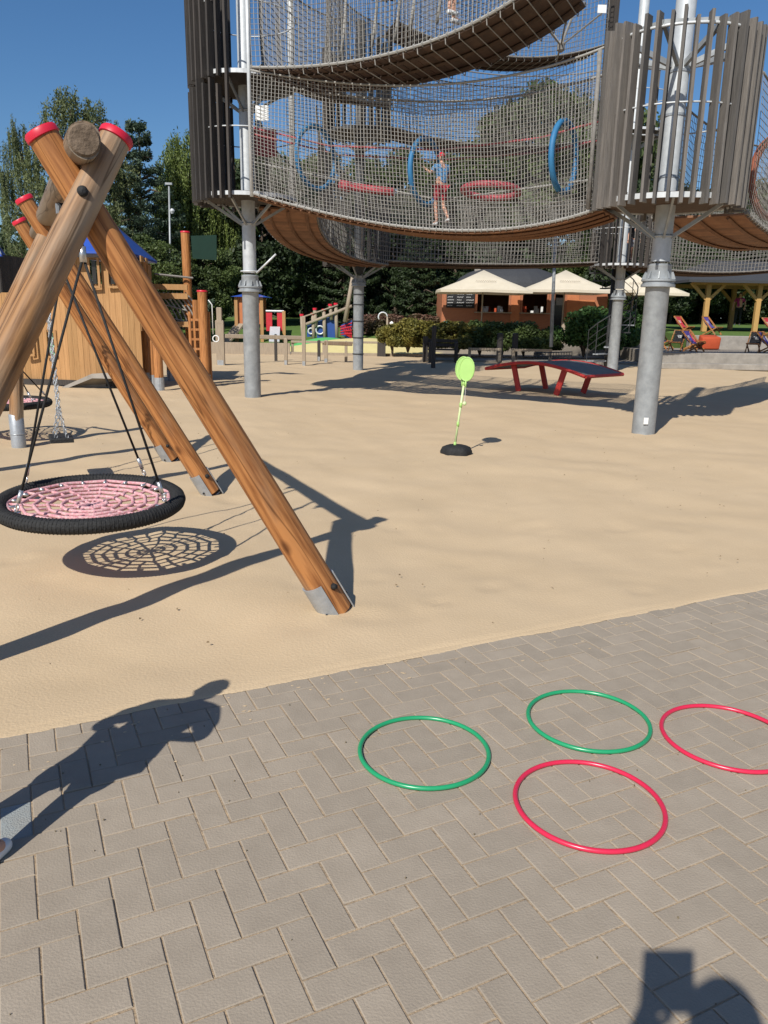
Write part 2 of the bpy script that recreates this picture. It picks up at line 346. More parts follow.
for _ in range(150):
    a = rj.uniform(-1.2, 5.5); bb_ = -abs(rj.gauss(0, .16))-.03; r0 = rj.uniform(.003, .008); n_ = 9; c = fr(a, bb_, .002)
    V = [c]+[fr(a+r0*1.5*rj.uniform(.5, 1.2)*math.cos(q), bb_+r0*rj.uniform(.5, 1.2)*math.sin(q), .0004) for q in [2*math.pi*k/n_ for k in range(n_)]]
    b.add(V, [(0, 1+k, 1+(k+1) % n_) for k in range(n_)])
struct('sand_drift', b, sand, True)
# debris on the paving : a few tiny crumbs
b = MB()
for _ in range(90):
    p = fr(random.uniform(-.6, 4.6), random.uniform(-2.8, 0), .003); r_ = random.uniform(.0015, .004)
    b.lathe(p, [(r_*.6, -.002), (r_, .001), (r_*.4, .004)], 5)
o = build('crumbs', b, mat('crumb', (.12, .09, .05), (.2, .16, .1), 10, .9)); o['kind'] = 'stuff'; tag(o, 'tiny dark crumbs and grit scattered over the paving', 'grit')

# ================================================================== HOOPS
def hoop(lab, cx, cy, m, Rr, tilt=0):
    c = g(cx, cy); b = MB(); rh = .0095
    ks = []
    for i in range(72):
        t = 2*math.pi*i/72; ks.append(c+Vector((Rr*math.cos(t), Rr*math.sin(t), rh*.8)))
    b.tube(ks, rh, 10, closed=True)
    b.v = [(x, y, max(z*1.0, .0012)) for x, y, z in b.v]
    o = build('hoop', b, m, None, True); tag(o, lab, 'hoop', 'plastic hoops lying on the paving')
hoop('green hoop lying leftmost on the grey paving, on its own', 424, 752, 'hoopg', .258)
hoop('green hoop lying nearest the sand edge, between the other green hoop and two red ones', 588, 721, 'hoopg', .258)
hoop('red hoop closest to the camera, lying in front of the far green hoop', 588.5, 804.5, 'hoopr', .262)
hoop('red hoop at the right edge of the photo, partly cut off', 727, 738, 'hoopr', .262)

# ================================================================== SWING
c_, s2 = 1/math.tan(EL), Vector((math.sin(AZ), math.cos(AZ), 0))
FR1, TR1 = Vector((-.27, 4.27, 0)), Vector((-1.60, 3.84, 2.48))
FL1, TL1 = Vector((-2.37, 3.0, 0)), Vector((-1.285, 3.93, 2.49))
FR2 = g(211, 492); TR2 = at(24, 199, 6.75); FR3 = g(171, 459); TR3 = at(19, 221, 8.35)
def shoe(p, q, parent, r, L=.28):
    d = (Vector(q)-Vector(p)).normalized(); x = d.cross(Vector((0, 0, 1))).normalized(); y = x.cross(d)
    b = MB(); base = Vector(p)-d*.05
    y = Vector((-.62, -.78, 0)); y = (y-d*y.dot(d)).normalized(); x = y.cross(d)
    for s_ in (-1, 1):
        V = []; n_ = 8
        for zz_ in (-.02, L):
            for rr_ in (r+.003, r+.011):
                for k in range(n_+1):
                    a = (k/n_-.5)*1.75; V.append(base+(y*s_*math.cos(a)+x*math.sin(a))*rr_+d*zz_)
        m_ = n_+1; fs = []
        for k in range(n_): fs += [(m_+k, m_+k+1, 3*m_+k+1, 3*m_+k), (k+1, k, 2*m_+k, 2*m_+k+1), (k, k+1, m_+k+1, m_+k), (2*m_+k+1, 2*m_+k, 3*m_+k, 3*m_+k+1)]
        fs += [(0, m_, 3*m_, 2*m_), (n_, 2*m_+n_, 3*m_+n_, m_+n_)]; b.add(V, fs)
    b.box(base+d*.01, (r*1.2, r*1.9, .008), M=Matrix((x, y, d)).transposed().to_4x4())
    o = build('steel_shoe', b, 'zinc', parent)
    for s_ in (-1, 1):
        b = MB(); c = base-x*s_*(r-.004)+d*(L*.80); b.tube([c, c-x*s_*.022], [.022, .015], 10); build('bolt', b, 'black', parent, True)
        b = MB(); c = base+y*s_*(r+.008)+d*(L*.35)-x*.03; b.tube([c, c+y*s_*.01], .01, 8); build('bolt', b, 'black', parent, True)
def capred(p, q, parent, r):
    d = (Vector(q)-Vector(p)).normalized(); b = MB(); q = Vector(q)
    b.tube([q-d*.022, q-d*.019, q+d*.006, q+d*.016, q+d*.019], [r+.003, r+.008, r+.008, r+.001, .02], 28)
    build('red_cap', b, 'redcap', parent, 'auto')
sw = thing('swing_frame', 'log swing frame of three crossed leg pairs with red caps, standing in the sand', 'swing frame', (-1.6, 5.5, 0))
LR = .093
pairs = [(FR1, TR1, FL1, TL1), (FR2, TR2, FL1+(FR2-FR1), TL1+(TR2-TR1)), (FR3, TR3, FL1+(FR3-FR1), TL1+(TR3-TR1))]
for k, (fr_, tr_, fl_, tl_) in enumerate(pairs):
    rr_ = LR if k == 0 else .088
    logobj('leg', fr_, tr_, rr_, 'log', sw, seed=k*2, r1=rr_*.76); capred(fr_, tr_, sw, rr_*.76); shoe(fr_, tr_, sw, rr_)
    off = Vector((0, 0, 0)) if k == 0 else Vector((-.035, .0, 0))
    tl_ = tl_ if k == 0 else fl_.lerp(tl_, .88)
    logobj('leg', fl_+off, tl_+off, rr_, 'loggrey', sw, seed=k*2+1, r1=rr_*.76)
    if k == 0: capred(fl_+off, tl_+off, sw, rr_*.76); shoe(fl_+off, tl_+off, sw, rr_)
    b = MB(); d = (tl_-fl_).normalized(); c = fl_+off+(tl_-fl_)*.884; nrm = Vector((.12, -1, .12)).normalized()
    nrm = (nrm-d*nrm.dot(d)).normalized(); b.tube([c+nrm*rr_*.6, c+nrm*(rr_*.79+.012), c+nrm*(rr_*.79+.022)], [.024, .024, .012], 14)
    if k == 0: build('bolt', b, 'black', sw, True)
B0 = at(84, 140, 3.70); BD = Vector((-.436, .90, 0)).normalized(); B1 = B0+BD*5.15+Vector((0, 0, .02))
bm_ = logobj('beam', B0, B1, .074, 'beam', sw, seed=9, wob=.05)
b = MB(); b.tube([B0-BD*.004, B0-BD*.012], [.070, .062], 24); build('beam_end', b, 'logend', sw)
# brackets under the beam
def beamp(t): return B0+BD*t
def hanger(t, parent):
    p = beamp(t); b = MB(); b.box(p+Vector((0, 0, -.10)), (.06, .05, .06), math.atan2(BD.y, BD.x)); b.tube([p+Vector((0, 0, -.12)), p+Vector((0, 0, -.2))], .012, 8)
    build('hanger', b, 'zinc', parent); return p+Vector((0, 0, -.2))
def basket(lab, c, tops, Rr=.6, tilt=(0, 0), att=(200, 340, 20, 160), y_off=0):
    c = Vector(c); t = thing('basket_swing', lab, 'swing', c, 'round net basket swings')
    nrm = Vector((tilt[0], tilt[1], 1)).normalized(); x = Vector((1, 0, 0)); x = (x-nrm*x.dot(nrm)).normalized(); y = nrm.cross(x)
    P = lambda rad, a: c+x*rad*math.cos(a)+y*rad*math.sin(a)
    b = MB(); N = 120
    b.tube([P(Rr-.05, 2*math.pi*i/N) for i in range(N)], [.047 for i in range(N)], 14, closed=True)
    build('ring', b, 'black', t, True)
    # spiral wrap ridges
    b = MB(); pts = []
    K = 150
    for i in range(K*10):
        a = 2*math.pi*i/(K*10); q = 2*math.pi*i/10; rad = Rr-.05+.0475*math.cos(q); pts.append(P(rad, a)+nrm*.0475*math.sin(q))
    b.tube(pts, .0035, 4, closed=True); build('ring_wrap', b, 'black', t, True)
    b = MB(); sag = lambda q: -.025*(1-(q/(Rr-.1))**2)
    ri = Rr-.1; nr = 6
    sp = 22
    rad_ = [ri*(k/nr)**.92 for k in range(nr+1)]
    for i in range(sp):
        a = 2*math.pi*i/sp; pts = []
        for k in range(0, nr+1):
            if i % 2 and k < 3: continue
            aa = a+.05*math.sin(i*3+k*2.3)*(k < nr); pts.append(P(rad_[k], aa)+nrm*sag(rad_[k]))
        b.tube(pts, .010, 6)
    for k in range(1, nr+1):
        pts = []; n_ = sp
        for i in range(n_):
            a = 2*math.pi*i/n_; rad = rad_[k]*(1+.018*(-1)**i*(k > 2)); a += .05*math.sin(i*3+k*2.3)*(k < nr); pts.append(P(rad, a)+nrm*(sag(rad)+.004))
        b.tube(pts, .0125, 6, closed=True)
    # second woven layer, slightly offset so the seat reads dense from a low angle
    build('seat_net', b, 'pink', t, True)
    b = MB()
    for i in range(20):
        a = 2*math.pi*(i+.5)/20; p0, p1 = P(ri+.005, a), P(ri-.05, a); b.tube([p0+nrm*.006, p1+nrm*.006], .011, 8)
    build('rope_clamp', b, 'chrome', t, True)
    b = MB(); cl = MB()
    for k, ad in enumerate(att):
        a = R(ad); e = P(Rr-.055, a)+nrm*.05; T = tops[k//2]; d = (T-e).normalized()
        b.tube([e+d*.13, T], .0085, 8); cl = MB(); cl.tube([e+d*.06, e+d*.14], .014, 8); cl.ring(e+d*.03, .022, .005, axis=d.orthogonal(), n=14, m=6); build('shackle', cl, 'chrome', t, True)
    build('rope', b, 'blackrope', t, True)
    cl = MB()
    for T in tops: cl.tube([T-Vector((0, 0, .03)), T+Vector((0, 0, .06))], .02, 10)
    build('sleeve', cl, 'chrome', t, True); return t
h1, h2 = hanger(.95, sw), hanger(1.75, sw)
h1 = at(83, 257, 4.75); h2 = at(62, 268, 5.15)
basket('black rimmed basket swing with pink rope net, nearest the camera in the log frame', (-1.92, 4.9, .485), (h1, h2), .60, (0.02, -.04), (240, 345, 160, 68))
for h_, t_ in ((h1, .9), (h2, 1.6)):
    pass
lk = MB()
for h_ in (h1, h2):
    t_ = (h_-B0).dot(BD); p = beamp(t_); lk.tube([p+Vector((0, 0, -.08)), h_+Vector((0, 0, .05))], .014, 8)
build('chain_link', lk, 'blackrope', sw, True)
# belt swing
bc = at(61, 438, 7.85); tm = (bc-B0).dot(BD)
bs = thing('belt_swing', 'black flat belt swing seat on galvanised chains, in the far bay of the log frame', 'swing', bc)
b = MB(); ang = math.atan2(BD.y, BD.x); b.bbox(bc, (.40, .22, .045), ang, .5, .01); build('seat', b, 'black', bs)
def chain(p, q, r=.022, w_=.006):
    b = MB(); p, q = Vector(p), Vector(q); L = (q-p).length; n = int(L/.038); d = (q-p)/n; dn = d.normalized(); x = dn.orthogonal().normalized(); y = dn.cross(x)
    for i in range(n):
        c = p+d*(i+.5); ax = x if i % 2 else y; b.ring(c, .024, w_, axis=ax, n=8, m=4, xd=dn, sy=.62)
    return b
for s_ in (-1, 1):
    for s3 in (-1, 1):
        b = chain(bc+BD*.13*s_+Vector((-BD.y, BD.x, 0))*s3*.055+Vector((0, 0, .02)), bc+BD*s_*.14+Vector((0, 0, .30)), w_=.005); build('chain', b, 'zinc', bs)
    top = beamp(tm+s_*.16)+Vector((0, 0, -.09)); build('chain', chain(bc+BD*s_*.14+Vector((0, 0, .30)), top), 'zinc', bs)
# post with second basket
pp = g(19, 446)
t = thing('wooden_post', 'short round wooden post in a grey steel sleeve, behind the log frame at the left', 'post', pp)
logobj('post', pp+Vector((0, 0, .3)), at(15, 306, pp.y), .085, 'loggrey', t, seed=4)
b = MB(); b.lathe(pp, [(.088, -.05), (.088, .40), (.080, .41)], 24); b.ring(pp+Vector((0, 0, .16)), .09, .006)
build('steel_shoe', b, 'zinc', t, 'auto')
c2_ = at(4, 403, 10.3); hp = at(2, 345, 10.2)
b = MB(); b.tube([at(15, 330, pp.y), at(2, 338, 10.0), hp], .03, 8); build('arm', b, 'zinc', t, True)
basket('distant basket swing with black rim, behind the short post at the left edge', c2_, (hp, hp+Vector((-.05, 0, 0))), .6, (0, 0), (235, 335, 130, 25))

# ================================================================== RACKET TOY
rc = g(456, 455)
t = thing('racket_stand', 'lime green racket toy on a thin pole with black base, standing in the sand', 'toy', rc)
b = MB(); n_ = 26; pr_ = []
for (rad, z) in ((.185, 0), (.19, .05), (.165, .105), (.12, .125), (.03, .13)): pr_.append((rad, z))
V = []
for rad, z in pr_:
    for k in range(n_):
        a = 2*math.pi*k/n_; q = rad*(1+.07*math.cos(6*a)*(rad > .1)); V.append(rc+Vector((q*math.cos(a), q*math.sin(a)*.9, z)))
b.add(V, [(i*n_+k, i*n_+(k+1) % n_, (i+1)*n_+(k+1) % n_, (i+1)*n_+k) for i in range(len(pr_)-1) for k in range(n_)]+[tuple(range((len(pr_)-1)*n_, len(pr_)*n_))])
build('base', b, 'black', t, True)
ptop = at(464.5, 380, rc.y+.05); p0 = rc+Vector((-.02, 0, .12)); b = MB(); b.tube([p0, ptop], .014, 10); build('pole', b, 'limepole', t, True)
b = MB()
for q in (.02, .33, .62, .95): c = p0.lerp(ptop, q); b.tube([c-Vector((0, 0, .03)), c, c+Vector((0, 0, .03))], [.0165, .019, .0165], 10)
build('pole_joint', b, 'green', t, True)
for k, (dx, dy) in enumerate(((-.022, .07), (.012, -.03))):
    c = at(465.5, 369, rc.y+.05)+Vector((dx, dy, 0)); ax = Vector((-.42, -1, .1)).normalized(); b = MB()
    xx = ax.cross(Vector((0, 0, 1))).normalized(); zz = xx.cross(ax)
    b.tube([c+xx*math.cos(a)*.094+zz*math.sin(a)*.142 for a in [2*math.pi*i/36 for i in range(36)]], .009, 8, closed=True)
    f_ = build('racket', b, 'green', t, True)
    b = MB()
    for i in range(-6, 7):
        q = i/7*.148; ww = .092*math.sqrt(max(0, 1-(i/7)**2)); b.tube([c+zz*q-xx*ww, c+zz*q+xx*ww], .0032, 4)
    for i in range(-4, 5):
        q = i/5*.108; ww = .148*math.sqrt(max(0, 1-(i/5)**2)); b.tube([c+xx*q-zz*ww, c+xx*q+zz*ww], .0032, 4)
    b.tube([c-zz*.14, c-zz*.22], .011, 8)
    pts = [c+ax*.001+xx*math.cos(a)*.091+zz*math.sin(a)*.139 for a in [2*math.pi*i/30 for i in range(30)]]
    build('strings', b, 'green', t, True)
    b = MB(); b.add(pts+[p+ax*.002 for p in pts], [tuple(range(30)), tuple(reversed(range(30, 60)))]); build('membrane', b, 'green', t)
b = MB(); bc2 = at(464.5, 403.5, rc.y); b.lathe(bc2, [(.026*math.cos(a), .026*math.sin(a)) for a in [R(x) for x in range(-88, 89, 22)]], 14); build('ball', b, 'limepole', t, True)
b = MB(); b.tube([bc2+Vector((0, 0, .02)), ptop+Vector((.02, 0, -.05))], .002, 4); build('string', b, 'white', t)

# ================================================================== RED TABLE
def P3(x, y, Y): return at(x, y, Y)
tf = [g(518, 389.5), g(559, 396.5), g(587, 391.5), g(544, 391)]
t = thing('table_tennis_table', 'curved red framed games table with dark top, standing in the sand under the net bridge', 'games table', g(550, 393))
ca = Vector(((tf[0]+tf[1])/2)); 
cen = Vector((3.62, 17.1, 0)); ax = Vector((.93, -.12, 0)).normalized()
cen = (at(490, 366, 17.4)+at(619, 374, 17.4))/2
pc = (g(514, 389.5)+g(559, 396.5)+g(587, 391.5)+g(544, 391))/4; cen = Vector((pc.x, pc.y, 0))
ax = Vector((.66, -.751, 0)); Lx = 2.85; ay = Vector((.751, .66, 0)); Wd = 1.45
b = MB(); rim = MB(); K = 20
def tz(u): return .72-.22*(abs(u*2-1))**1.8
rows = []
for i in range(K+1):
    u = i/K; c = cen+ax*(u-.5)*Lx
    for s_ in (-1, 1): rows.append(c+ay*s_*Wd/2+Vector((0, 0, tz(u))))
b.add(rows+[r_-Vector((0, 0, .03)) for r_ in rows], [(2*i, 2*i+2, 2*i+3, 2*i+1) for i in range(K)]+[(2*K+2+2*i+1, 2*K+2+2*i+3, 2*K+2+2*i+2, 2*K+2+2*i) for i in range(K)])
build('table_top', b, 'tabletop', t)
for s_ in (-1, 1): rim.tube([cen+ax*(i/K-.5)*Lx+ay*s_*(Wd/2+.01)+Vector((0, 0, tz(i/K)-.02)) for i in range(K+1)], .04, 6)
for u in (0, 1): c = cen+ax*(u-.5)*Lx; rim.tube([c-ay*Wd/2+Vector((0, 0, tz(u)-.02)), c+ay*Wd/2+Vector((0, 0, tz(u)-.02))], .04, 6)
build('frame', rim, 'red', t)
for u, s_, du in ((.26, -1, .05), (.74, -1, -.05), (.26, 1, .05), (.74, 1, -.05)):
    b = MB(); c = cen+ax*(u-.5)*Lx+ay*s_*Wd*.36; b.beam(c+ax*du*Lx*1.0+Vector((0, 0, 0)), c-ax*du*Lx*.4+Vector((0, 0, tz(u)-.04)), .05, .14); build('leg', b, 'red', t, bevel=.01)
nb = MB(); c = cen+ax*0
for i in range(0, 15): q = (i/14-.5)*Wd; nb.tube([c+ay*q+Vector((0, 0, .78)), c+ay*q+Vector((0, 0, .92))], .008, 4)
for z in (.84, .92): nb.tube([c-ay*Wd/2+Vector((0, 0, z)), c+ay*Wd/2+Vector((0, 0, z))], .014, 5)
build('net', nb, 'steeldk', t)

# ================================================================== CLIMBING TOWERS
CL, CR, C3, C4 = g(253, 398), g(643, 433), g(358, 370), g(612, 370)
YL = CL.y-1.12
TR_ = 1.10
def tower(lab, C, mods, ztop, zcol, openings, rl=.165, ru=.14, m='timber', zc0=2.2, nets=True, N=40, TR_=1.04, um='steelmid', op2=None, rm='steellt', topring=False):
    t = thing('climbing_tower', lab, 'climbing tower', C, 'round timber clad climbing towers')
    b = MB(); b.lathe(C, [(rl*1.0, -.1), (rl, zcol-.06), (rl*1.03, zcol-.05)], 28); build('column', b, 'steel', t, 'auto')
    b = MB(); b.lathe(C, [(rl*.9, zcol-.06), (rl*1.42, zcol-.055), (rl*1.42, zcol-.02), (rl*1.3, zcol-.015), (rl*1.3, zcol+.02), (rl*1.42, zcol+.025), (rl*1.42, zcol+.05), (rl*1.1, zcol+.06), (rl*1.0, zcol+.22), (rl*1.03, zcol+.23), (rl*1.03, zcol+.25), (ru, zcol+.27)], 28)
    for k in range(10):
        a = k*math.pi/5; b.beam(C+Vector((math.cos(a)*rl*1.05, math.sin(a)*rl*1.05, zcol+.15)), C+Vector((math.cos(a)*rl*1.3, math.sin(a)*rl*1.3, zcol+.05)), .012, .05)
    build('collar', b, 'steel', t, 'auto')
    b = MB(); b.lathe(C, [(ru, zcol+.3), (ru, ztop-.02), (ru*.9, ztop)], 24); build('upper_column', b, um, t, 'auto')
    for (zb, zt_) in mods:
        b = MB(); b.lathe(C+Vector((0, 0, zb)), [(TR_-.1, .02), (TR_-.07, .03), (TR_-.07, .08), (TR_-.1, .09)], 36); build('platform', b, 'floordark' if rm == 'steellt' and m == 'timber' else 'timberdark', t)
        b = MB(); n = 48
        for (z, h_, rr_, th) in ((zb+.04, .07, TR_-.05, .012),):
            V = []
            for zz in (z-h_/2, z+h_/2):
                for r_ in (rr_-th, rr_+th):
                    for k in range(n): V.append(C+Vector((r_*math.cos(2*math.pi*k/n), r_*math.sin(2*math.pi*k/n), zz)))
            fs = []
            for k in range(n):
                l = (k+1) % n; fs += [(k, l, n+l, n+k), (2*n+k, 3*n+k, 3*n+l, 2*n+l), (n+k, n+l, 3*n+l, 3*n+k), (k, 2*n+k, 2*n+l, l)]
            b.add(V, fs)
        build('ring', b, rm, t)
        b = MB(); b.ring(C+Vector((0, 0, zb+1.15)), TR_-.03, .012, n=48, m=6); build('rail', b, rm, t, True)
        if topring: b = MB(); b.ring(C+Vector((0, 0, zt_-.12)), TR_-.04, .02, n=48, m=6); build('top_rail', b, rm, t, True)
        for k in range(6):
            a = k*math.pi/3+.3; b = MB(); dv = Vector((math.cos(a), math.sin(a), 0)); b.beam(C+dv*ru*.9+Vector((0, 0, zb-.42)), C+dv*(TR_-.12)+Vector((0, 0, zb+.03)), .03, .05)
            build('strut', b, 'steel', t)
        b = MB(); b.ring(C+Vector((0, 0, zb-.40)), ru*1.02, .02, n=20, m=6); build('clamp', b, 'zinc', t, True)
        rr2 = random.Random(int(zb*100))
        for k in range(N):
            a = 360*k/N
            if any((lo <= a <= hi) or (lo <= a-360 <= hi) or (lo <= a+360 <= hi) for lo, hi in (op2 if (op2 and zb < 5) else openings)): continue
            aa = R(a); b = MB(); top = zt_+rr2.uniform(-.07, .10); bot = zb-.06+rr2.uniform(-.02, .01)
            c = C+Vector((math.cos(aa)*(TR_), math.sin(aa)*TR_, 0))
            Mx = Matrix.Rotation(aa+rr2.uniform(-.10, .10), 4, 'Z') @ Matrix.Rotation(rr2.uniform(-.008, .008), 4, 'X')
            b.box(c+Vector((0, 0, (top+bot)/2)), (.145, .040, top-bot), a=rr2.random(), M=Mx); build('slat', b, m, t)
    return t
zR = at(672, 203, 10.85).z+.08; zRt = at(672, 16, 10.85).z
zL = at(225, 197, YL+.05).z+.06; zL2 = at(225, 70, YL+.05).z
z4 = at(612, 265, C4.y-1).z; z3 = at(362, 262, C3.y-1).z
print('Z', zR, zRt, zL, zL2, z4, z3)
tR = tower('nearest climbing tower, weathered grey boards round a thick galvanised column at the right', CR, [(zR, zRt+.08)], zRt+3.2, at(650, 283, CR.y).z, [(92, 176), (12, 80)], .172, .135, TR_=.99, topring=True)
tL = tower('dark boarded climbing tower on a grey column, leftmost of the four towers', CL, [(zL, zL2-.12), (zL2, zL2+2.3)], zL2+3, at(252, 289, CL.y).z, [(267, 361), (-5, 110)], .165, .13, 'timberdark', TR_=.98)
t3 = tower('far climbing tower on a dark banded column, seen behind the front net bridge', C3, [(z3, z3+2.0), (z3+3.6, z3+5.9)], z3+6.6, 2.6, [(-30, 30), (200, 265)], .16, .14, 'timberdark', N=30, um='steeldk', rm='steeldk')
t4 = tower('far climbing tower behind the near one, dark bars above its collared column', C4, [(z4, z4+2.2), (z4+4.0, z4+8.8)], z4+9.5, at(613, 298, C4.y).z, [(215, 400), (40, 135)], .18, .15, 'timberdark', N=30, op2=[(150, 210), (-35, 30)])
# bands on the far column, arms above the near tower
for z in (.5, 1., 1.5, 2.0, 2.3): build('band', MB().lathe(C3+Vector((0, 0, z)), [(.165, -.02), (.18, -.01), (.18, .01), (.165, .02)], 20), 'steeldk', t3)
b = MB(); zz = zRt-.02
for k in range(8):
    a = k*math.pi/4+.2; dv = Vector((math.cos(a), math.sin(a), 0)); b.beam(CR+dv*.13+Vector((0, 0, zz-.25)), CR+dv*.95+Vector((0, 0, zz+.02)), .05, .07)
    dw = Vector((math.cos(a+math.pi/4), math.sin(a+math.pi/4), 0)); b.beam(CR+dv*.95+Vector((0, 0, zz+.02)), CR+dw*.95+Vector((0, 0, zz+.02)), .04, .06)
build('roof_arm', b, 'steel', tR)
for z in (zR+.4, zR+1.2, zR+1.75): build('band', MB().lathe(CR+Vector((0, 0, z)), [(.135, -.02), (.145, -.015), (.145, .015), (.135, .02)], 20), 'zinc', tR)
b = MB(); pL = Vector((at(249.5, 100, YL).x, YL, 0)); b.tube([pL+Vector((0, 0, zL-.05)), pL+Vector((0, 0, zL2+2.6))], .035, 10); build('net_post', b, 'steellt', tL, True)
b = MB(); pR_ = Vector((CR.x-1.13, CR.y-.05, 0)); b.tube([pR_+Vector((0, 0, zR-.05)), pR_+Vector((0, 0, zRt-.1))], .03, 10); build('net_post', b, 'netdark', tR, True)
# number plate / signs on net corner posts
# small clamp with cable hook on the left column
b = MB(); q = CL+Vector((0, 0, at(252, 281, CL.y).z)); b.ring(q+Vector((0, 0, .18)), .17, .015, n=24, m=6); b.tube([q+Vector((.15, -.1, .15)), q+Vector((.55, -.2, .5))], .02, 6); build('cable_clamp', b, 'steellt', tL, True)

# ---- net bridges
def lag(p0, pm, p1, u):
    return p0*((1-u)*(1-2*u))+pm*(4*u*(1-u))+p1*(u*(2*u-1))
def bridge(lab, bot, top, off, cell=.088, m='net', fm='floor', r=.0051, stripes=0, far=True, plankw=.14, farm=None, deck=True, group='net bridges of the climbing structure'):
    """bot/top: 3 points each of the near net edge; off: horizontal vector to the far side"""
    bot = [Vector(p) for p in bot]; top = [Vector(p) for p in top]; off = Vector(off)
    t = thing('net_bridge', lab, 'net bridge', lag(*bot, .5), group)
    L = sum((lag(*bot, (i+1)/10)-lag(*bot, i/10)).length for i in range(10))
    for side in (0, 1):
        if side and not far: continue
        o_ = off*side; B = lambda u: lag(*bot, u)+o_; T = lambda u: lag(*top, u)+o_
        Hh = sum((lag(*top, i/4)-lag(*bot, i/4)).length for i in range(5))/5; nu = int(L/cell); nv = int(Hh/cell); n = MB(); rj = random.Random(side)
        bul = off.normalized()*(.06 if side else -.06)
        def P(u, v):
            w_ = math.sin(math.pi*v)*(.6+.6*math.sin(u*23+side))
            return B(u).lerp(T(u), v)+bul*w_+Vector((0, 0, .012*math.sin(u*31+v*5)))
        for i in range(nu+1):
            u = i/nu; u2 = u+.0*rj.random(); n.tube([P(u2, v/5) for v in range(6)], r, 3, False)
        ns = max(16, nu//3)
        for j in range(nv+1):
            v = j/nv; n.tube([P(i/ns, v) for i in range(ns+1)], r, 3, False)
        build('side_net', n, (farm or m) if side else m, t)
        n = MB(); n.tube([B(i/30) for i in range(31)], .022, 6)
        for i in range(nu//2+1): c = B(i*2/nu); n.ring(c+Vector((0, 0, -.0)), .03, .011, axis=(T(.5)-B(.5)).cross(off) if 0 else (B(1)-B(0)), n=8, m=4)
        build('edge_rope', n, m, t); n = MB(); n.tube([T(i/30) for i in range(31)], .018, 6); build('top_rope', n, m, t, True)
    if deck:
        n = MB(); k = int(L/plankw); rj = random.Random(5)
        for i in range(k):
            u = (i+.5)/k; p = lag(*bot, u)-Vector((0, 0, .03)); q = lag(*bot, min(1, u+.01))-lag(*bot, max(0, u-.01)); d = q.normalized(); w_ = off.normalized(); up = w_.cross(d).normalized()
            Mx = Matrix((w_, d, up)).transposed().to_4x4()
            n.box(p+off/2, (off.length-.03, L/k*.93, .035), a=rj.random(), M=Mx)
        for q in (.18, .5, .82): n.tube([lag(*bot, i/24)+off*q-Vector((0, 0, .075)) for i in range(25)], .03, 4, a=.2)
        build('deck', n, fm, t)
        if stripes:
            n = MB()
            for i in range(stripes):
                u = (i+.5)/stripes; a_ = lag(*bot, u)-Vector((0, 0, .1)); n.tube([a_-off*.0+Vector((0, 0, .1)), a_+off*.02, a_+off*.98, a_+off+Vector((0, 0, .1))], .008, 5)
            build('cross_rope', n, 'net', t)
    return t
def perp(a, b, w_):  # horizontal normal pointing away from camera
    d = Vector(b)-Vector(a); d.z = 0; n = Vector((-d.y, d.x, 0)).normalized()
    if n.y < 0: n = -n
    return n*w_
# front bridge
a0, am, a1 = at(252, 193, YL), at(438, 229.5, 13.6), at(602, 207, 11.88)
t0, tm_, t1 = at(250, 70, YL), at(432, 85, 13.6), at(608, 46, 11.88)
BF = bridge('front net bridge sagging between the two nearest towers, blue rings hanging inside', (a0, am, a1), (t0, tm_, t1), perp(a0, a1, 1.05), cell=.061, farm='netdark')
# upper bridge
f0, fm_, f1 = at(252, 71, YL+.8), at(425, 84, 14.3), at(640, -34, 12.6)
o2 = perp(f0, f1, 1.5); n0, nm, n1 = f0-o2, fm_-o2, f1-o2; upv = Vector((0, 0, 2.0))
n0 = at(252, 67, YL); n1 = at(560, -36, 11.3); nm = at(410, 48, 12.9)
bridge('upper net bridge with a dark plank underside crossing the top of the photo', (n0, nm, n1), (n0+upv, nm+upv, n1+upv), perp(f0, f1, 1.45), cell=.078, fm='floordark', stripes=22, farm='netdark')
# L -> 3 bridge
a0, am, a1 = at(258, 203, CL.y+.5), at(289, 247, 19.8), at(348, 263, 23.6)
a0.z = zL; off = Vector((1.15, .32, 0)); up3 = Vector((0, 0, 1.9))
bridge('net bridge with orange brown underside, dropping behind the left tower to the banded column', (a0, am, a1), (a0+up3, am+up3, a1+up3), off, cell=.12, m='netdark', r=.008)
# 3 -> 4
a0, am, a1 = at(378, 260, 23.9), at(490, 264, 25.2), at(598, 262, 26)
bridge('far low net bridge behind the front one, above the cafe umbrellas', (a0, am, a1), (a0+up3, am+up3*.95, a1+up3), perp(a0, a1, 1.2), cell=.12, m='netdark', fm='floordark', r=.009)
# mid and high far bridges
zz = Vector((0, 0, 3.7))
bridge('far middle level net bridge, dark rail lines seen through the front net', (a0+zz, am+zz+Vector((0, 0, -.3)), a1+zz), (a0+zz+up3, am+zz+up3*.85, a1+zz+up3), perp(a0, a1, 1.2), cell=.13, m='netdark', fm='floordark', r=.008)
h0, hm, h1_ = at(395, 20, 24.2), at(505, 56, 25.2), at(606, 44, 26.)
bridge('highest far net bridge, dark deck with pale cross ropes against blue sky', (h0, hm, h1_), (h0+up3, hm+up3, h1_+up3), perp(a0, a1, 1.3), cell=.13, m='netdark', fm='floordark', r=.008, stripes=26)
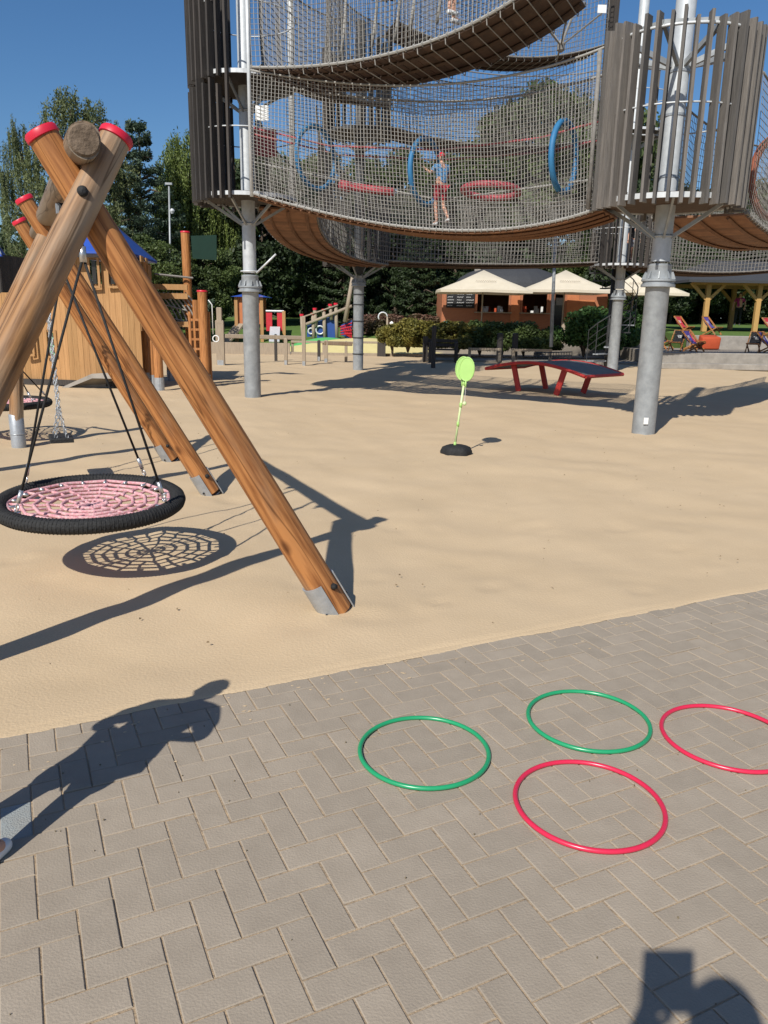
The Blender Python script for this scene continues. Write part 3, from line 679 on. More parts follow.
# L upper -> 3
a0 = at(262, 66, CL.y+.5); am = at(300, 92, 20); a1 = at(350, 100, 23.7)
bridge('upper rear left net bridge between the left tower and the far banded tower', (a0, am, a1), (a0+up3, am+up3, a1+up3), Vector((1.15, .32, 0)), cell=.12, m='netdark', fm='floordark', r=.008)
a0 = at(262, -70, CL.y+.5); am = at(310, -28, 21); a1 = at(352, -6, 23.7); 
bridge('topmost rear left net bridge, cut by the upper edge of the photo', (a0, am, a1), (a0+up3, am+up3, a1+up3), Vector((1.15, .32, 0)), cell=.14, m='netdark', fm='floordark', r=.008)
# R -> right
a0, am, a1 = at(746, 212, 12.4), at(800, 243, 15.0), at(850, 232, 18.5)
bridge('net bridge leaving the nearest tower to the right, orange brown underside', (a0, am, a1), (a0+up3, am+up3, a1+up3), Vector((-1.15, .75, 0)), cell=.10, m='netdark')
# 4 -> right
a0, am, a1 = at(632, 264, 26.), at(735, 272, 26.5), at(850, 258, 27)
bridge('far net bridge behind the near column, above the deck chairs', (a0, am, a1), (a0+up3, am+up3*.95, a1+up3), perp(a0, a1, 1.2), cell=.12, m='netdark', fm='floordark', r=.009)
# mast
b = MB(); q = at(293, 232, 20.6); b.tube([q, q+Vector((0, 0, 9))], .075, 12); o = build('mast', b, 'steellt', None, True); tag(o, 'tall thin pale steel mast between the left tower and far tower, seen through the nets', 'mast')
b = MB(); q = at(561, 46, 22); 
b.lathe(q-Vector((0, 0, .15)), [(.03, 0), (.1, .05), (.1, .2), (.03, .3)], 10)
for p_ in ((534, 12, 20), (572, -10, 20), (606, 10, 21), (520, -20, 24), (590, -25, 24), (556, 62, 23)): b.tube([q, at(*p_)], .022, 5)
b.tube([q, at(600, -60, 24)], .03, 6)
o = build('cable_node', b, 'netdark', None); tag(o, 'steel hub where tension cables meet, against the sky above the front bridge', 'cable hub')
# rings etc. inside the front bridge
def vring(lab, x, y, Y, Rz, Rx, rot, m='bluering', cat='ring', r=.045, group='blue climbing rings in the front bridge'):
    c = at(x, y, Y); ax = Vector((math.cos(R(rot)), math.sin(R(rot)), 0)); b = MB(); b.ring(c, Rz, r, axis=ax, n=36, m=10, xd=(0, 0, 1)); o = build('climbing_ring', b, m, None, True); tag(o, lab, cat, group)
vring('blue upright ring at the left end of the front bridge', 316, 158, 15.1, .52, .54, -36)
vring('blue upright ring beside the child with the red cap', 426, 172, 14.2, .52, .54, -33)
vring('blue upright ring nearest to the right tower, in the front bridge', 564, 157, 12.5, .485, .5, -34)
b = MB(); c = at(491, 191, 13.7); b.ring(c, .46, .055, n=36, m=10, axis=(.05, .08, 1)); o = build('float_ring', b, 'redfloat', None, True); tag(o, 'red ring lying flat on the front net bridge, right of the child', 'ring')
b = MB(); b.tube([at(341, 185, 15.0), at(350, 187, 14.9)], .09, 12); b.tube([at(353, 187, 14.85), at(394, 192, 14.6)], .07, 12)
b.tube([at(341, 185, 15.0), at(394, 192, 14.6)], .05, 8); o = build('float_roll', b, 'redfloat', None, True); tag(o, 'long red roll in the front net bridge, left of the middle blue ring', 'roll')
for lab, pts, m in (('upper red safety rope strung through the front net bridge', ((254, 128, YL+.2), (330, 146, 14.9), (440, 150, 14.4), (540, 138, 13), (604, 120, 12.1)), 'pinkrope'),
                 ('lower red safety rope strung through the front net bridge', ((254, 134, YL+.8), (340, 155, 15.7), (440, 160, 15.), (540, 152, 13.8), (610, 138, 12.6)), 'pinkrope'),
                 ('pale rope strung low through the front net bridge', ((254, 162, YL+.2), (300, 172, 15.3), (440, 200, 14.6), (604, 178, 12.2)), 'net')):
    b = MB(); P_ = [at(*p) for p in pts]; b.tube(P_, .016, 6); o = build('safety_rope', b, m, None, True); tag(o, lab, 'rope', 'ropes strung in the front bridge')
b = MB(); q = at(262, 113, YL-.08); b.box(q, (.23, .012, .24), R(-8)); o = build('notice_plate', b, 'white'); tag(o, 'small white plate tied to the net beside the left tower', 'plate', 'white plates on the nets')
b = MB(); q = at(602, 9, 12); b.box(q, (.12, .012, .10), 0); o = build('notice_plate', b, 'white'); tag(o, 'small white plate on the upper net beside the near tower', 'plate', 'white plates on the nets')
b = MB(); q = at(264, 143, CL.y+.8); b.box(q, (.5, .05, .5), .2); o = build('crash_pad', b, 'redfloat'); tag(o, 'dark red padded panel behind the net, right of the left tower', 'panel')
b = MB(); b.ring(at(776, 178, 13.6), .62, .06, axis=(.6, -1, 0), xd=(0, 0, 1)); o = build('climbing_ring', b, mat('orange_tube', (.30, .09, .045), (.24, .07, .035), 5, .6), None, True); tag(o, 'orange upright ring in the bridge at the right edge', 'ring')
# hanging ladder ropes of the upper bridge
for i, (x, Y) in enumerate(((341, 14.4), (372, 14.0), (395, 13.8), (410, 13.6), (437, 13.3))):
    b = MB(); q = at(x, 55-i*8, Y); b.tube([q+Vector((.08*math.sin(k*.5), 0, k*.28)) for k in range(9)], .028, 6); o = build('hanging_rope', b, 'net', None, True)
    tag(o, 'thick pale rope hanging in the upper net bridge', 'rope', 'thick ropes hanging in the upper bridge')

# ================================================================== PEOPLE
def skin(name, V, E, Rd, m, parent, root=0, lv=2):
    me = bpy.data.meshes.new(name); me.from_pydata([tuple(v) for v in V], E, []); me.materials.append(MT[m] if isinstance(m, str) else m)
    o = bpy.data.objects.new(name, me); COL.objects.link(o)
    o.parent = parent; o.matrix_parent_inverse = WM[parent.name].inverted(); WM[o.name] = Matrix.Identity(4)
    md = o.modifiers.new('skin', 'SKIN'); md.use_smooth_shade = True
    lay = me.skin_vertices[0].data
    for i, r_ in enumerate(Rd): lay[i].radius = (r_, r_) if not isinstance(r_, tuple) else r_
    lay[root].use_root = True
    sb = o.modifiers.new('sub', 'SUBSURF'); sb.levels = lv; sb.render_levels = lv
    return o
def person(lab, loc, hgt, face, arms, legs, shirt, shorts, hairm='hair', cap=None, lower='shorts', shoes='white', sleeve=.45, lean=0, head_fwd=0, gi=1.):
    """face: heading (radians, local +Y forward). arms: per side (elbow, hand) local in body units; legs: per side (knee, ankle)"""
    s = hgt/1.75; t = thing('person', lab, 'person', loc)
    Mx = Matrix.Translation(Vector(loc)) @ Matrix.Rotation(face, 4, 'Z') @ Matrix.Scale(s, 4)
    W = lambda x, y, z: Mx @ Vector((x, y, z))
    pel, sp, ch, nk, hd = (0, 0, .95), (0, lean*.3, 1.12), (0, lean*.7, 1.34), (0, lean, 1.50), (0, lean+.02+head_fwd, 1.57)
    V = [W(*pel), W(*sp), W(*ch), W(*nk), W(*hd)]; Rd = [(.15*s, .11*s), (.13*s, .10*s), (.15*s, .105*s), .058*s, .05*s]; E = [(0, 1), (1, 2), (2, 3), (3, 4)]
    SH, SR = [], []
    for sd in (-1, 1):
        sh = (sd*.18, lean*.85, 1.42); el, ha = arms[0 if sd < 0 else 1]
        i = len(V); V += [W(*sh), W(*el), W(*ha)]; Rd += [.055*s, .038*s, .027*s]; E += [(2, i), (i, i+1), (i+1, i+2)]
        # hand : palm and five fingers
        dv = (Vector(ha)-Vector(el)).normalized(); sx = dv.cross(Vector((0, 0, 1)));
        sx = sx.normalized() if sx.length > .1 else Vector((1, 0, 0)); pm = Vector(ha)+dv*.07
        j = len(V); V.append(W(*pm)); Rd.append((.03*s, .016*s)); E.append((i+2, j))
        for q, ln in ((-1.5, .07), (-.5, .085), (.5, .08), (1.5, .062)):
            k = len(V); V += [W(*(pm+sx*q*.02+dv*.03)), W(*(pm+sx*q*.022+dv*(.03+ln*.55)+Vector((0, 0, -.012)))), W(*(pm+sx*q*.022+dv*(.03+ln*.9)+Vector((0, 0, -.035))))]
            Rd += [.0095*s, .009*s, .007*s]; E += [(j, k), (k, k+1), (k+1, k+2)]
        k = len(V); V += [W(*(Vector(ha)+dv*.04+sx*-sd*.04)), W(*(Vector(ha)+dv*.08+sx*-sd*.06))]; Rd += [.011*s, .009*s]; E += [(i+2, k), (k, k+1)]
        SH.append((sh, el, ha))
    LG = []
    for sd in (-1, 1):
        kn, an = legs[0 if sd < 0 else 1]; hp_ = (sd*.09, 0, .90); i = len(V)
        V += [W(*hp_), W(*kn), W(*an), W(an[0]+sd*.02, an[1]+.13, an[2]-.05)]; Rd += [.085*s, .056*s, .038*s, .03*s]; E += [(0, i), (i, i+1), (i+1, i+2), (i+2, i+3)]
        LG.append((hp_, kn, an))
    Rd = [(r_[0]*gi, r_[1]*gi) if isinstance(r_, tuple) else r_*(gi if r_ > .02*s else 1) for r_ in Rd]; skin('body', V, E, Rd, 'skin', t, 0)
    # head
    b = MB(); hc = Vector((0, lean+.03+head_fwd, 1.65)); NU, NV = 20, 14; VV = []
    for j in range(NV+1):
        th = math.pi*j/NV
        for i in range(NU):
            ph = 2*math.pi*i/NU; x, y, z = math.sin(th)*math.cos(ph), math.sin(th)*math.sin(ph), math.cos(th)
            rx, ry, rz_ = .076, .095, .118
            if z < 0: rx *= 1+.28*z; ry *= 1+.12*z
            py = y*ry; px = x*rx; pz = z*rz_
            if y > .75 and abs(x) < .3 and -.35 < z < .05: py += .016*(1-abs(x)/.3)
            VV.append(W(px+hc.x, py+hc.y, pz+hc.z))
    b.add(VV, [(j*NU+i, j*NU+(i+1) % NU, (j+1)*NU+(i+1) % NU, (j+1)*NU+i) for j in range(NV) for i in range(NU)])
    for sd in (-1, 1): b.tube([W(sd*.074, hc.y-.01, hc.z-.02), W(sd*.086, hc.y-.015, hc.z+.005)], [.02*s, .012*s], 8)
    build('head', b, 'skin', t, True)
    b = MB()
    for sd in (-1, 1): b.lathe(W(sd*.03, hc.y+.083, hc.z+.005), [(.004*s, -.006*s), (.01*s, 0), (.004*s, .006*s)], 8)
    build('eye', b, 'clothdk', t, True)
    b = MB(); b.tube([W(-.022, hc.y+.086, hc.z-.055), W(0, hc.y+.092, hc.z-.057), W(.022, hc.y+.086, hc.z-.055)], .004*s, 6); build('mouth', b, 'redcap', t)
    b = MB(); VV = []
    for j in range(9):
        th = math.pi*.58*j/8
        for i in range(NU):
            ph = 2*math.pi*i/NU; x, y, z = math.sin(th)*math.cos(ph), math.sin(th)*math.sin(ph), math.cos(th); cut = 1
            if y > .3 and z < .35 and not cap: z = max(z, .35)
            VV.append(W(x*.086+hc.x, y*.104+hc.y-.004, (max(z, .12 if cap else -.35))*.128+hc.z))
    b.add(VV, [(j*NU+i, j*NU+(i+1) % NU, (j+1)*NU+(i+1) % NU, (j+1)*NU+i) for j in range(8) for i in range(NU)])
    build('cap' if cap else 'hair', b, cap or hairm, t, True)
    if cap:
        b = MB(); b.prism([(-.075, .0), (-.07, .07), (0, .10), (.07, .07), (.075, 0)], .008, Mx @ Matrix.Translation(hc+Vector((0, .075, .03)))); build('cap_peak', b, cap, t)
        b = MB(); b.tube([W(0, hc.y-.06, hc.z), W(0, hc.y-.075, hc.z-.07)], [.055*s, .04*s], 12); build('hair', b, hairm, t, True)
    # shirt
    V = [W(*pel), W(*sp), W(*ch), W(0, lean*.9, 1.455)]; Rd = [(.162*s, .125*s), (.148*s, .118*s), (.168*s, .122*s), .07*s]; E = [(0, 1), (1, 2), (2, 3)]
    for sh, el, ha in SH:
        i = len(V); m1 = Vector(sh).lerp(Vector(el), .75); V += [W(*sh), W(*m1)]; Rd += [.068*s, .058*s]; E += [(2, i), (i, i+1)]
    Rd = [(r_[0]*gi, r_[1]*gi) if isinstance(r_, tuple) else r_*gi for r_ in Rd]; skin('shirt', V, E, Rd, shirt, t, 0)
    V = [W(0, 0, .98)]; Rd = [(.163*s, .125*s)]; E = []
    for hp_, kn, an in LG:
        i = len(V)
        if lower == 'shorts': V += [W(*hp_), W(*Vector(hp_).lerp(Vector(kn), .8))]; Rd += [.105*s, .085*s]; E += [(0, i), (i, i+1)]
        else: V += [W(*hp_), W(*kn), W(*Vector(kn).lerp(Vector(an), .95))]; Rd += [.10*s, .072*s, .058*s]; E += [(0, i), (i, i+1), (i+1, i+2)]
    Rd = [(r_[0]*gi, r_[1]*gi) if isinstance(r_, tuple) else r_*gi for r_ in Rd]; skin(lower, V, E, Rd, shorts, t, 0)
    for (hp_, kn, an), sd in zip(LG, (-1, 1)):
        a_ = Vector(an); V = [W(a_.x, a_.y-.04, a_.z-.05), W(a_.x+sd*.01, a_.y+.06, a_.z-.055), W(a_.x+sd*.02, a_.y+.17, a_.z-.06)]
        skin('shoe', V, [(0, 1), (1, 2)], [.04*s, .042*s, .036*s], shoes, t, 0)
    return t
ST = (((-.11, .02, .50), (-.11, -.02, .085)), ((.11, .02, .50), (.11, -.02, .085)))
WK = (((-.10, .10, .50), (-.09, .02, .085)), ((.10, .05, .50), (.10, -.25, .16)))
# photographer, behind the camera
person('photographer in dark clothes standing on the paving and holding a phone up', (.025, -.19, 0), 1.785, 0.0,
       (((-.26, .08, 1.24), (-.16, .12, 1.57)), ((.10, .16, 1.28), (.0, .14, 1.55))), ST, 'clothdk', 'clothgr', lower='trousers')
b = MB(); pm_ = co.matrix_world.to_3x3().to_4x4(); b.box(Vector((-.078, -.035, 1.705)), (.14, .165, .01), M=pm_); o = build('phone', b, 'boardblack', None, bevel=.003); tag(o, 'dark phone held up by the photographer', 'phone')
# child at the left edge
chp = Vector((-1.388, 2.05, 0))
person('small child in shorts and white shoes standing on the paving just at the left edge', chp, 1.25, R(-10),
       (((-.33, -.04, 1.20), (-.17, .10, 1.04)), ((.33, -.04, 1.20), (.17, .10, 1.04))), (((-.10, .0, .50), (-.12, -.02, .085)), ((.13, .01, .50), (.21, .03, .085))), 'shirtb', 'clothgr', gi=1.2)
# child on bridge
cp = lag(at(252, 193, YL), at(438, 229.5, 13.6), at(602, 207, 11.88), .5)+perp(at(252, 193, YL), at(602, 207, 11.88), .55)
q = at(440, 222, cp.y); cp.x = q.x; cp.z = at(440, 225, cp.y).z
person('child in a red cap, blue shirt and red shorts walking on the front net bridge', cp, 1.15, R(25),
       (((-.30, .05, 1.25), (-.38, .2, 1.38)), ((.28, .10, 1.25), (.22, .25, 1.10))), WK, 'shirtb', 'shortr', cap='redcap')
q = at(452, 19, 13.3)
person('person in black shorts on the upper net bridge, only the legs in the photo', q, 1.65, R(-60), (((-.3, 0, 1.2), (-.3, .1, .98)), ((.3, 0, 1.2), (.3, .1, .98))), (((-.12, .12, .52), (-.12, .1, .085)), ((.12, -.02, .50), (.14, -.16, .085))), 'clothgr', 'clothdk')
q = at(633, 261, 26.3); 
person('barely visible barefoot person on the far bridge behind the near tower', q, 1.2, R(160), (((-.3, 0, 1.2), (-.3, .1, .98)), ((.3, 0, 1.2), (.3, .1, .98))), WK, 'clothdk', 'clothgr', shoes='skin')


# ================================================================== FOLIAGE
def leafmesh(P, size, flat=0., seed=0, asp=.55, val=None, droop=0.):
    """P: (n,3) leaf centres -> rhombic leaves with random orientation"""
    r_ = np.random.default_rng(seed); n = len(P); a = r_.normal(size=(n, 3)); a[:, 2] *= (1-flat)
    if droop: a = a*(1-droop); a[:, 2] -= droop
    a /= np.linalg.norm(a, axis=1)[:, None]+1e-9
    c = r_.normal(size=(n, 3)); bb = np.cross(a, c); bb /= np.linalg.norm(bb, axis=1)[:, None]+1e-9
    s = size*r_.uniform(.6, 1.35, (n, 1)); a = a*s; bb = bb*s*asp
    V = np.stack([P-a, P+bb, P+a, P-bb], 1).reshape(-1, 3)
    me = bpy.data.meshes.new('leaves'); me.vertices.add(4*n); me.vertices.foreach_set('co', V.astype(np.float32).ravel())
    me.loops.add(4*n); me.loops.foreach_set('vertex_index', np.arange(4*n, dtype=np.int32)); me.polygons.add(n)
    me.polygons.foreach_set('loop_start', np.arange(0, 4*n, 4, dtype=np.int32)); me.update(calc_edges=True)
    at_ = me.attributes.new('v', 'FLOAT', 'FACE'); v = r_.uniform(0, 1, n) if val is None else np.clip(val+r_.uniform(-.3, .3, n), 0, 1)
    at_.data.foreach_set('value', v.astype(np.float32)); return me
def crownpts(kind, hgt, wid, n, seed):
    r_ = np.random.default_rng(seed); pts = []; val = []
    if kind == 'broad':
        nc = 60
        for k in range(nc):
            th = r_.uniform(0, 2*math.pi); u = r_.uniform(-.75, 1); rad = math.sqrt(max(0, 1-u*u))*r_.uniform(.55, 1.0)
            c = np.array([wid/2*rad*math.cos(th), wid/2*rad*math.sin(th), hgt*(.56+.38*u)])
            cr_ = wid*r_.uniform(.09, .17); m = n//nc; q = r_.normal(size=(m, 3)); q /= np.linalg.norm(q, axis=1)[:, None]; q *= cr_*r_.uniform(.3, 1.05, (m, 1))**.6; q[:, 2] *= .75
            pts.append(c+q); val.append(np.full(m, r_.uniform(.1, .9)))
    elif kind == 'birch':
        nb_, ns = 46, 9
        for k in range(nb_):
            th = r_.uniform(0, 2*math.pi); u = r_.uniform(0, 1)**.75; lev = hgt*(.36+.62*u); env = math.sqrt(max(.01, 1-((u-.30)/.72)**2))
            rad = wid/2*env*(.25+.8*math.sqrt(r_.uniform(0, 1))); cx_, cy_ = rad*math.cos(th), rad*math.sin(th); cv = r_.uniform(.15, .85)
            for q_ in range(ns):
                L_ = r_.uniform(.10, .30)*hgt; m = n//(nb_*ns); t_ = r_.uniform(0, 1, m); sp_ = .30 if q_ < 5 else .16
                ox, oy = r_.normal(0, sp_, 2); L_ *= (.45 if q_ < 5 else 1.0)
                x = cx_+ox+r_.normal(0, .10, m)*(1.1-t_*.6); y = cy_+oy+r_.normal(0, .10, m)*(1.1-t_*.6); z = lev+r_.uniform(-.25, .35)-L_*t_+r_.normal(0, .07, m)
                pts.append(np.stack([x, y, z], 1)); val.append(np.full(m, np.clip(cv+r_.uniform(-.2, .2), 0, 1)))
    elif kind == 'willow':
        ns = 170 if kind == 'birch' else 420
        for k in range(ns):
            th = r_.uniform(0, 2*math.pi); u = r_.uniform(.25, 1)**(.8); lev = hgt*(.32+.66*u); env = math.sqrt(max(.02, 1-((u-.42)/.62)**2))
            rad = wid/2*env*r_.uniform(.35, 1.05)*(1+.25*math.sin(3*th+seed)); L_ = r_.uniform(.16, .36)*hgt*(.6+.5*(kind == 'willow')); m = n//ns
            t_ = r_.uniform(0, 1, m); sw_ = r_.uniform(-.06, .06, 2)*wid
            x = rad*math.cos(th)+sw_[0]*t_+r_.normal(0, .10+.10*(1-t_), m)*wid*.08*1.2; y = rad*math.sin(th)+sw_[1]*t_+r_.normal(0, .12, m)*wid*.09
            z = lev-L_*t_+r_.normal(0, .1, m); pts.append(np.stack([x, y, z], 1)); val.append(np.full(m, r_.uniform(.1, .9)))
    elif kind == 'pine':
        nb = 70
        for k in range(nb):
            u = ((k//5)/(nb//5))**.9; z0 = hgt*(.14+.84*u)+r_.uniform(-.12, .12); Lb = wid/2*(1-u)**.8*r_.uniform(.6, 1.1)+.22; th = 2*math.pi*((k % 5)/5)+(k//5)*1.1+r_.uniform(-.3, .3); m = int(n/nb*(1.6-1.1*u))
            t_ = r_.uniform(.12, 1, m)**.75; wd = .10*Lb+.10; lat = r_.normal(0, 1, m)*wd*(1.1-t_*.6); up = r_.normal(0, 1, m)*.10
            dx, dy = math.cos(th), math.sin(th); zz_ = z0+Lb*(.28*t_*t_-.10*t_)+up
            pts.append(np.stack([dx*t_*Lb-dy*lat, dy*t_*Lb+dx*lat, zz_], 1)); val.append(np.full(m, r_.uniform(.1, .9)))
    elif kind == 'bush':
        nc = 26
        for k in range(nc):
            th = r_.uniform(0, 2*math.pi); u = r_.uniform(0, 1); rad = math.sqrt(1-u*u*.8)*r_.uniform(.3, 1); c = np.array([wid/2*rad*math.cos(th), wid/2*rad*math.sin(th), hgt*(.14+.64*u)])
            m = n//nc; q = r_.normal(size=(m, 3)); q /= np.linalg.norm(q, axis=1)[:, None]; q *= min(wid, hgt)*.24*r_.uniform(.3, 1.1, (m, 1))**.5
            q = c+q; q[:, 2] = np.maximum(q[:, 2], .02); pts.append(q); val.append(np.full(m, r_.uniform(.1, .9)))
    return np.concatenate(pts), np.concatenate(val)
LM = {}
def treemesh(key, kind, hgt, wid, n, size, m, seed, **kw):
    P_, v = crownpts(kind, hgt, wid, n, seed); me = leafmesh(P_, size, seed=seed, val=v, **kw); me.materials.append(MT[m])
    b = MB(); r_ = random.Random(seed); top = hgt*(.93 if kind != 'broad' else .7); tr = hgt*.018
    b.tube([(math.sin(i)*.012*hgt, math.cos(i*1.3)*.012*hgt, top*i/8-.3) for i in range(9)], [tr*(1.15-i/8*.95) for i in range(9)], 10)
    lb = MB()
    for k in range(14 if kind != 'pine' else 24):
        z = hgt*r_.uniform(.25, .8); a = r_.uniform(0, 6.28); L_ = wid*.36*(1.15-z/hgt) if kind == 'pine' else wid*.27
        lb.tube([(0, 0, z), (math.cos(a)*L_*.5, math.sin(a)*L_*.5, z+L_*.25), (math.cos(a)*L_, math.sin(a)*L_, z+L_*(.45 if kind != 'pine' else .1))], [tr*.45, tr*.3, tr*.1], 6)
    LM[key] = (me, b, lb, [None, None], hgt)
def tree(name, key, lab, loc, sc=1., rz=0., cat='tree', group=None, sx=1.):
    me, b, lb, cache, hh = LM[key]; loc = Vector(loc); t = thing(name, lab, cat, loc, group); t.rotation_euler = (0, 0, rz); t.scale = (sc*sx, sc*sx, sc)
    o = bpy.data.objects.new('crown', me); COL.objects.link(o); o.parent = t; WM[o.name] = Matrix.Identity(4)
    for i, (nm_, bb) in enumerate((('trunk', b), ('limbs', lb))):
        if cache[i] is None:
            q = build(nm_, bb, 'bark', None, True); cache[i] = q.data
        else: q = bpy.data.objects.new(nm_, cache[i]); COL.objects.link(q)
        q.parent = t
    return t
treemesh('birch', 'birch', 12, 7.5, 30000, .08, 'l_birch', 11, droop=.45, asp=.4)
treemesh('pine', 'pine', 12, 6.6, 26000, .10, 'l_pine', 12, asp=.3)
treemesh('willow', 'willow', 12, 7, 42000, .12, 'l_willow', 13, droop=.5, asp=.4)
treemesh('dark', 'broad', 12, 9, 30000, .17, 'l_darkshade', 14)
treemesh('dark2', 'broad', 12, 8, 30000, .17, 'l_darkshade', 24)
treemesh('mid', 'broad', 12, 9, 30000, .16, 'l_mid', 15)
treemesh('pdark', 'pine', 12, 8, 36000, .16, 'l_darkshade', 16, asp=.35)
def tloc(x, Y, z=0): p = at(x, 310, Y); return (p.x, Y, z)
def trh(y, x, Y, z=0): return (at(x, y, Y).z-z)/12
def plant(name, key, lab, x, ytop, Y, rz=0, z=0., sx=1., **k): return tree(name, key, lab, tloc(x, Y, z), trh(ytop, x, Y, z), rz, sx=sx, **k)
plant('birch_tree', 'birch', 'tall drooping birch against the sky behind the crossed log tops', 84, 84, 40, 0, sx=.78)
plant('birch_tree', 'birch', 'lower drooping birch at the left, its thin strands left of the crossed logs', 36, 118, 43, 2.1, sx=.42)
plant('pine_tree', 'pine', 'blue green pine with a clear pointed top, right of the crossed logs', 147, 110, 42, 0, sx=1.05)
plant('pine_tree', 'pine', 'shorter pine just left of the pointed one, behind the log tops', 122, 150, 46, 1.9, sx=1.0)
plant('willow_tree', 'willow', 'light green weeping willow left of the dark boarded tower', 192, 128, 46, 0, sx=.62)
plant('willow_tree', 'willow', 'weeping willow behind the foot of the left tower', 222, 175, 47, 1.3, sx=.55)
plant('leafy_tree', 'mid', 'low rounded bush tree behind the far left fence', 18, 262, 44, 0.4, sx=1.1)
plant('leafy_tree', 'mid', 'green tree below the pine, behind the blue roofed castle', 150, 235, 37, 1.1, sx=1.1)
plant('leafy_tree', 'mid', 'green tree between the willow strands and the red capped posts', 205, 240, 44, 2.2, sx=.9)
TD = 'trees closing off the park behind the playground'
for i, (k, x, yt, Y, rz_, lab) in enumerate((
    ('dark', 262, 168, 49.0, .3, 'dark tree directly right of the left column, behind the playhouse'),
    ('dark2', 305, 178, 53.0, 1.2, 'dark tree behind the red doored slide house'),
    ('pdark', 345, 196, 48.0, .5, 'dark conifer behind the ship shaped play frame'),
    ('dark', 395, 205, 51.0, 2.2, 'dark tree behind the far banded column'),
    ('pdark', 418, 215, 46.0, 1.4, 'dark feathery conifer behind the flowering shrubs'),
    ('dark2', 452, 170, 57.0, 3.3, 'tree behind the left cafe umbrella'),
    ('mid', 535, 84, 66.0, .8, 'large sunlit tree seen through the front net bridge, right of the child'),
    ('mid', 470, 140, 64.0, 2.6, 'sunlit tree seen through the net above the child'),
    ('mid', 585, 105, 70.0, 4.1, 'sunlit tree seen through the net beside the near tower'),
    ('mid', 592, 232, 56.0, .2, 'green tree between the cafe roof and the second umbrella'),
    ('dark', 640, 180, 54.0, 1.9, 'dark tree behind the collared far column'),
    ('dark2', 700, 185, 56.0, .7, 'dark tree behind the pavilion, left part'),
    ('mid', 760, 175, 60.0, 2.0, 'green tree behind the pavilion at the right edge'),
    ('dark', 735, 215, 55.5, 3.0, 'dark low tree directly behind the pavilion posts'),
    ('dark2', 790, 200, 56.0, 5.0, 'dark tree partly cut by the right edge'),
    ('dark', 672, 225, 53.0, 4.4, 'dark tree behind the deck chairs, left of the pavilion'),
    ('mid', 330, 150, 62.0, 5.2, 'distant tree seen through the left part of the front net'),
    ('mid', 265, 150, 64.0, 3.9, 'distant tree seen just right of the left tower column'),
    ('mid', 400, 150, 66.0, 1.5, 'distant tree seen through the middle of the front net'))):
    plant('conifer_tree' if k == 'pdark' else 'leafy_tree', k, lab, x, yt, Y, rz_, group=TD)
# far woodland belt closing the horizon
P_ = []; r_ = np.random.default_rng(5)
for k in range(420):
    x = r_.uniform(-75, 85); y = r_.uniform(66, 74)+abs(x)*.0; z = r_.uniform(.5, 7.5); q = r_.normal(size=(150, 3)); q /= np.linalg.norm(q, axis=1)[:, None]; P_.append(np.array([x, y, z])+q*r_.uniform(.8, 2.2))
me = leafmesh(np.concatenate(P_), .36, seed=8); me.materials.append(MT['l_darkshade']); o = bpy.data.objects.new('woodland', me); COL.objects.link(o); o['kind'] = 'stuff'; tag(o, 'dense dark woodland closing off the horizon behind everything', 'woodland')
P_ = []
for k in range(470):
    x = r_.uniform(-36, 42); y = r_.uniform(59, 62); z = r_.uniform(.2, 6.0); q = r_.normal(size=(170, 3)); q /= np.linalg.norm(q, axis=1)[:, None]; P_.append(np.array([x, y, z])+q*r_.uniform(.7, 1.6))
me = leafmesh(np.concatenate(P_), .26, seed=9); me.materials.append(MT['l_darkshade']); o = bpy.data.objects.new('undergrowth', me); COL.objects.link(o); o['kind'] = 'stuff'; tag(o, 'dark undergrowth between the trunks behind the playground', 'undergrowth')
# shrubs
def bushmesh(key, w_, h_, n, size, m, seed):
    P_, v = crownpts('bush', h_, w_, n, seed); me = leafmesh(P_, size, seed=seed, val=v); me.materials.append(MT[m]); LM[key] = me
bushmesh('bh', 2.2, 1.3, 9000, .06, 'l_hedge', 31); bushmesh('bb', 2.2, 1.6, 12000, .07, 'l_bush', 32); bushmesh('bf', 2.2, 1.2, 7000, .06, 'l_flower', 33); bushmesh('bd', 2.2, 1.4, 8000, .07, 'l_mid', 34)
def bush(key, lab, x, yb, Y, w_, h_, rz=0, cat='shrub', group=None, name='shrub'):
    me = LM[key]; zb = at(x, yb, Y).z; p = at(x, yb, Y); t = thing(name, lab, cat, p, group); t.rotation_euler.z = rz; base = {'bh': (2.2, 1.3), 'bb': (2.2, 1.6), 'bf': (2.2, 1.2), 'bd': (2.2, 1.4)}[key]
    t.scale = (w_/base[0], w_/base[0], h_/base[1]); o = bpy.data.objects.new('leaves', me); COL.objects.link(o); o.parent = t
    b = MB(); rj = random.Random(int(x)); 
    for k in range(5): a = rj.uniform(0, 6.28); b.tube([(0, 0, -.3), (math.cos(a)*.35, math.sin(a)*.35, .8)], [.04, .015], 5)
    s = build('stem', b, 'bark', None); s.parent = t; return t

# ================================================================== TERRACES, PATHS, LAWNS
def slab(name, poly, z, m, thick=.0, kind='structure'):
    b = MB()
    if thick: b.prism([(p[0], p[1]) for p in poly], thick, Matrix.Translation((0, 0, z-thick)))
    else: b.add([(p[0], p[1], z) for p in poly], [tuple(range(len(poly)))])
    return struct(name, b, m)
lawnm = mat('lawn', (.10, .17, .03), (.07, .125, .022), 2.5, .95, .3, 50)
pathm = mat('path_gravel', (.30, .26, .21), (.22, .19, .155), 3, .95, .2, 40)
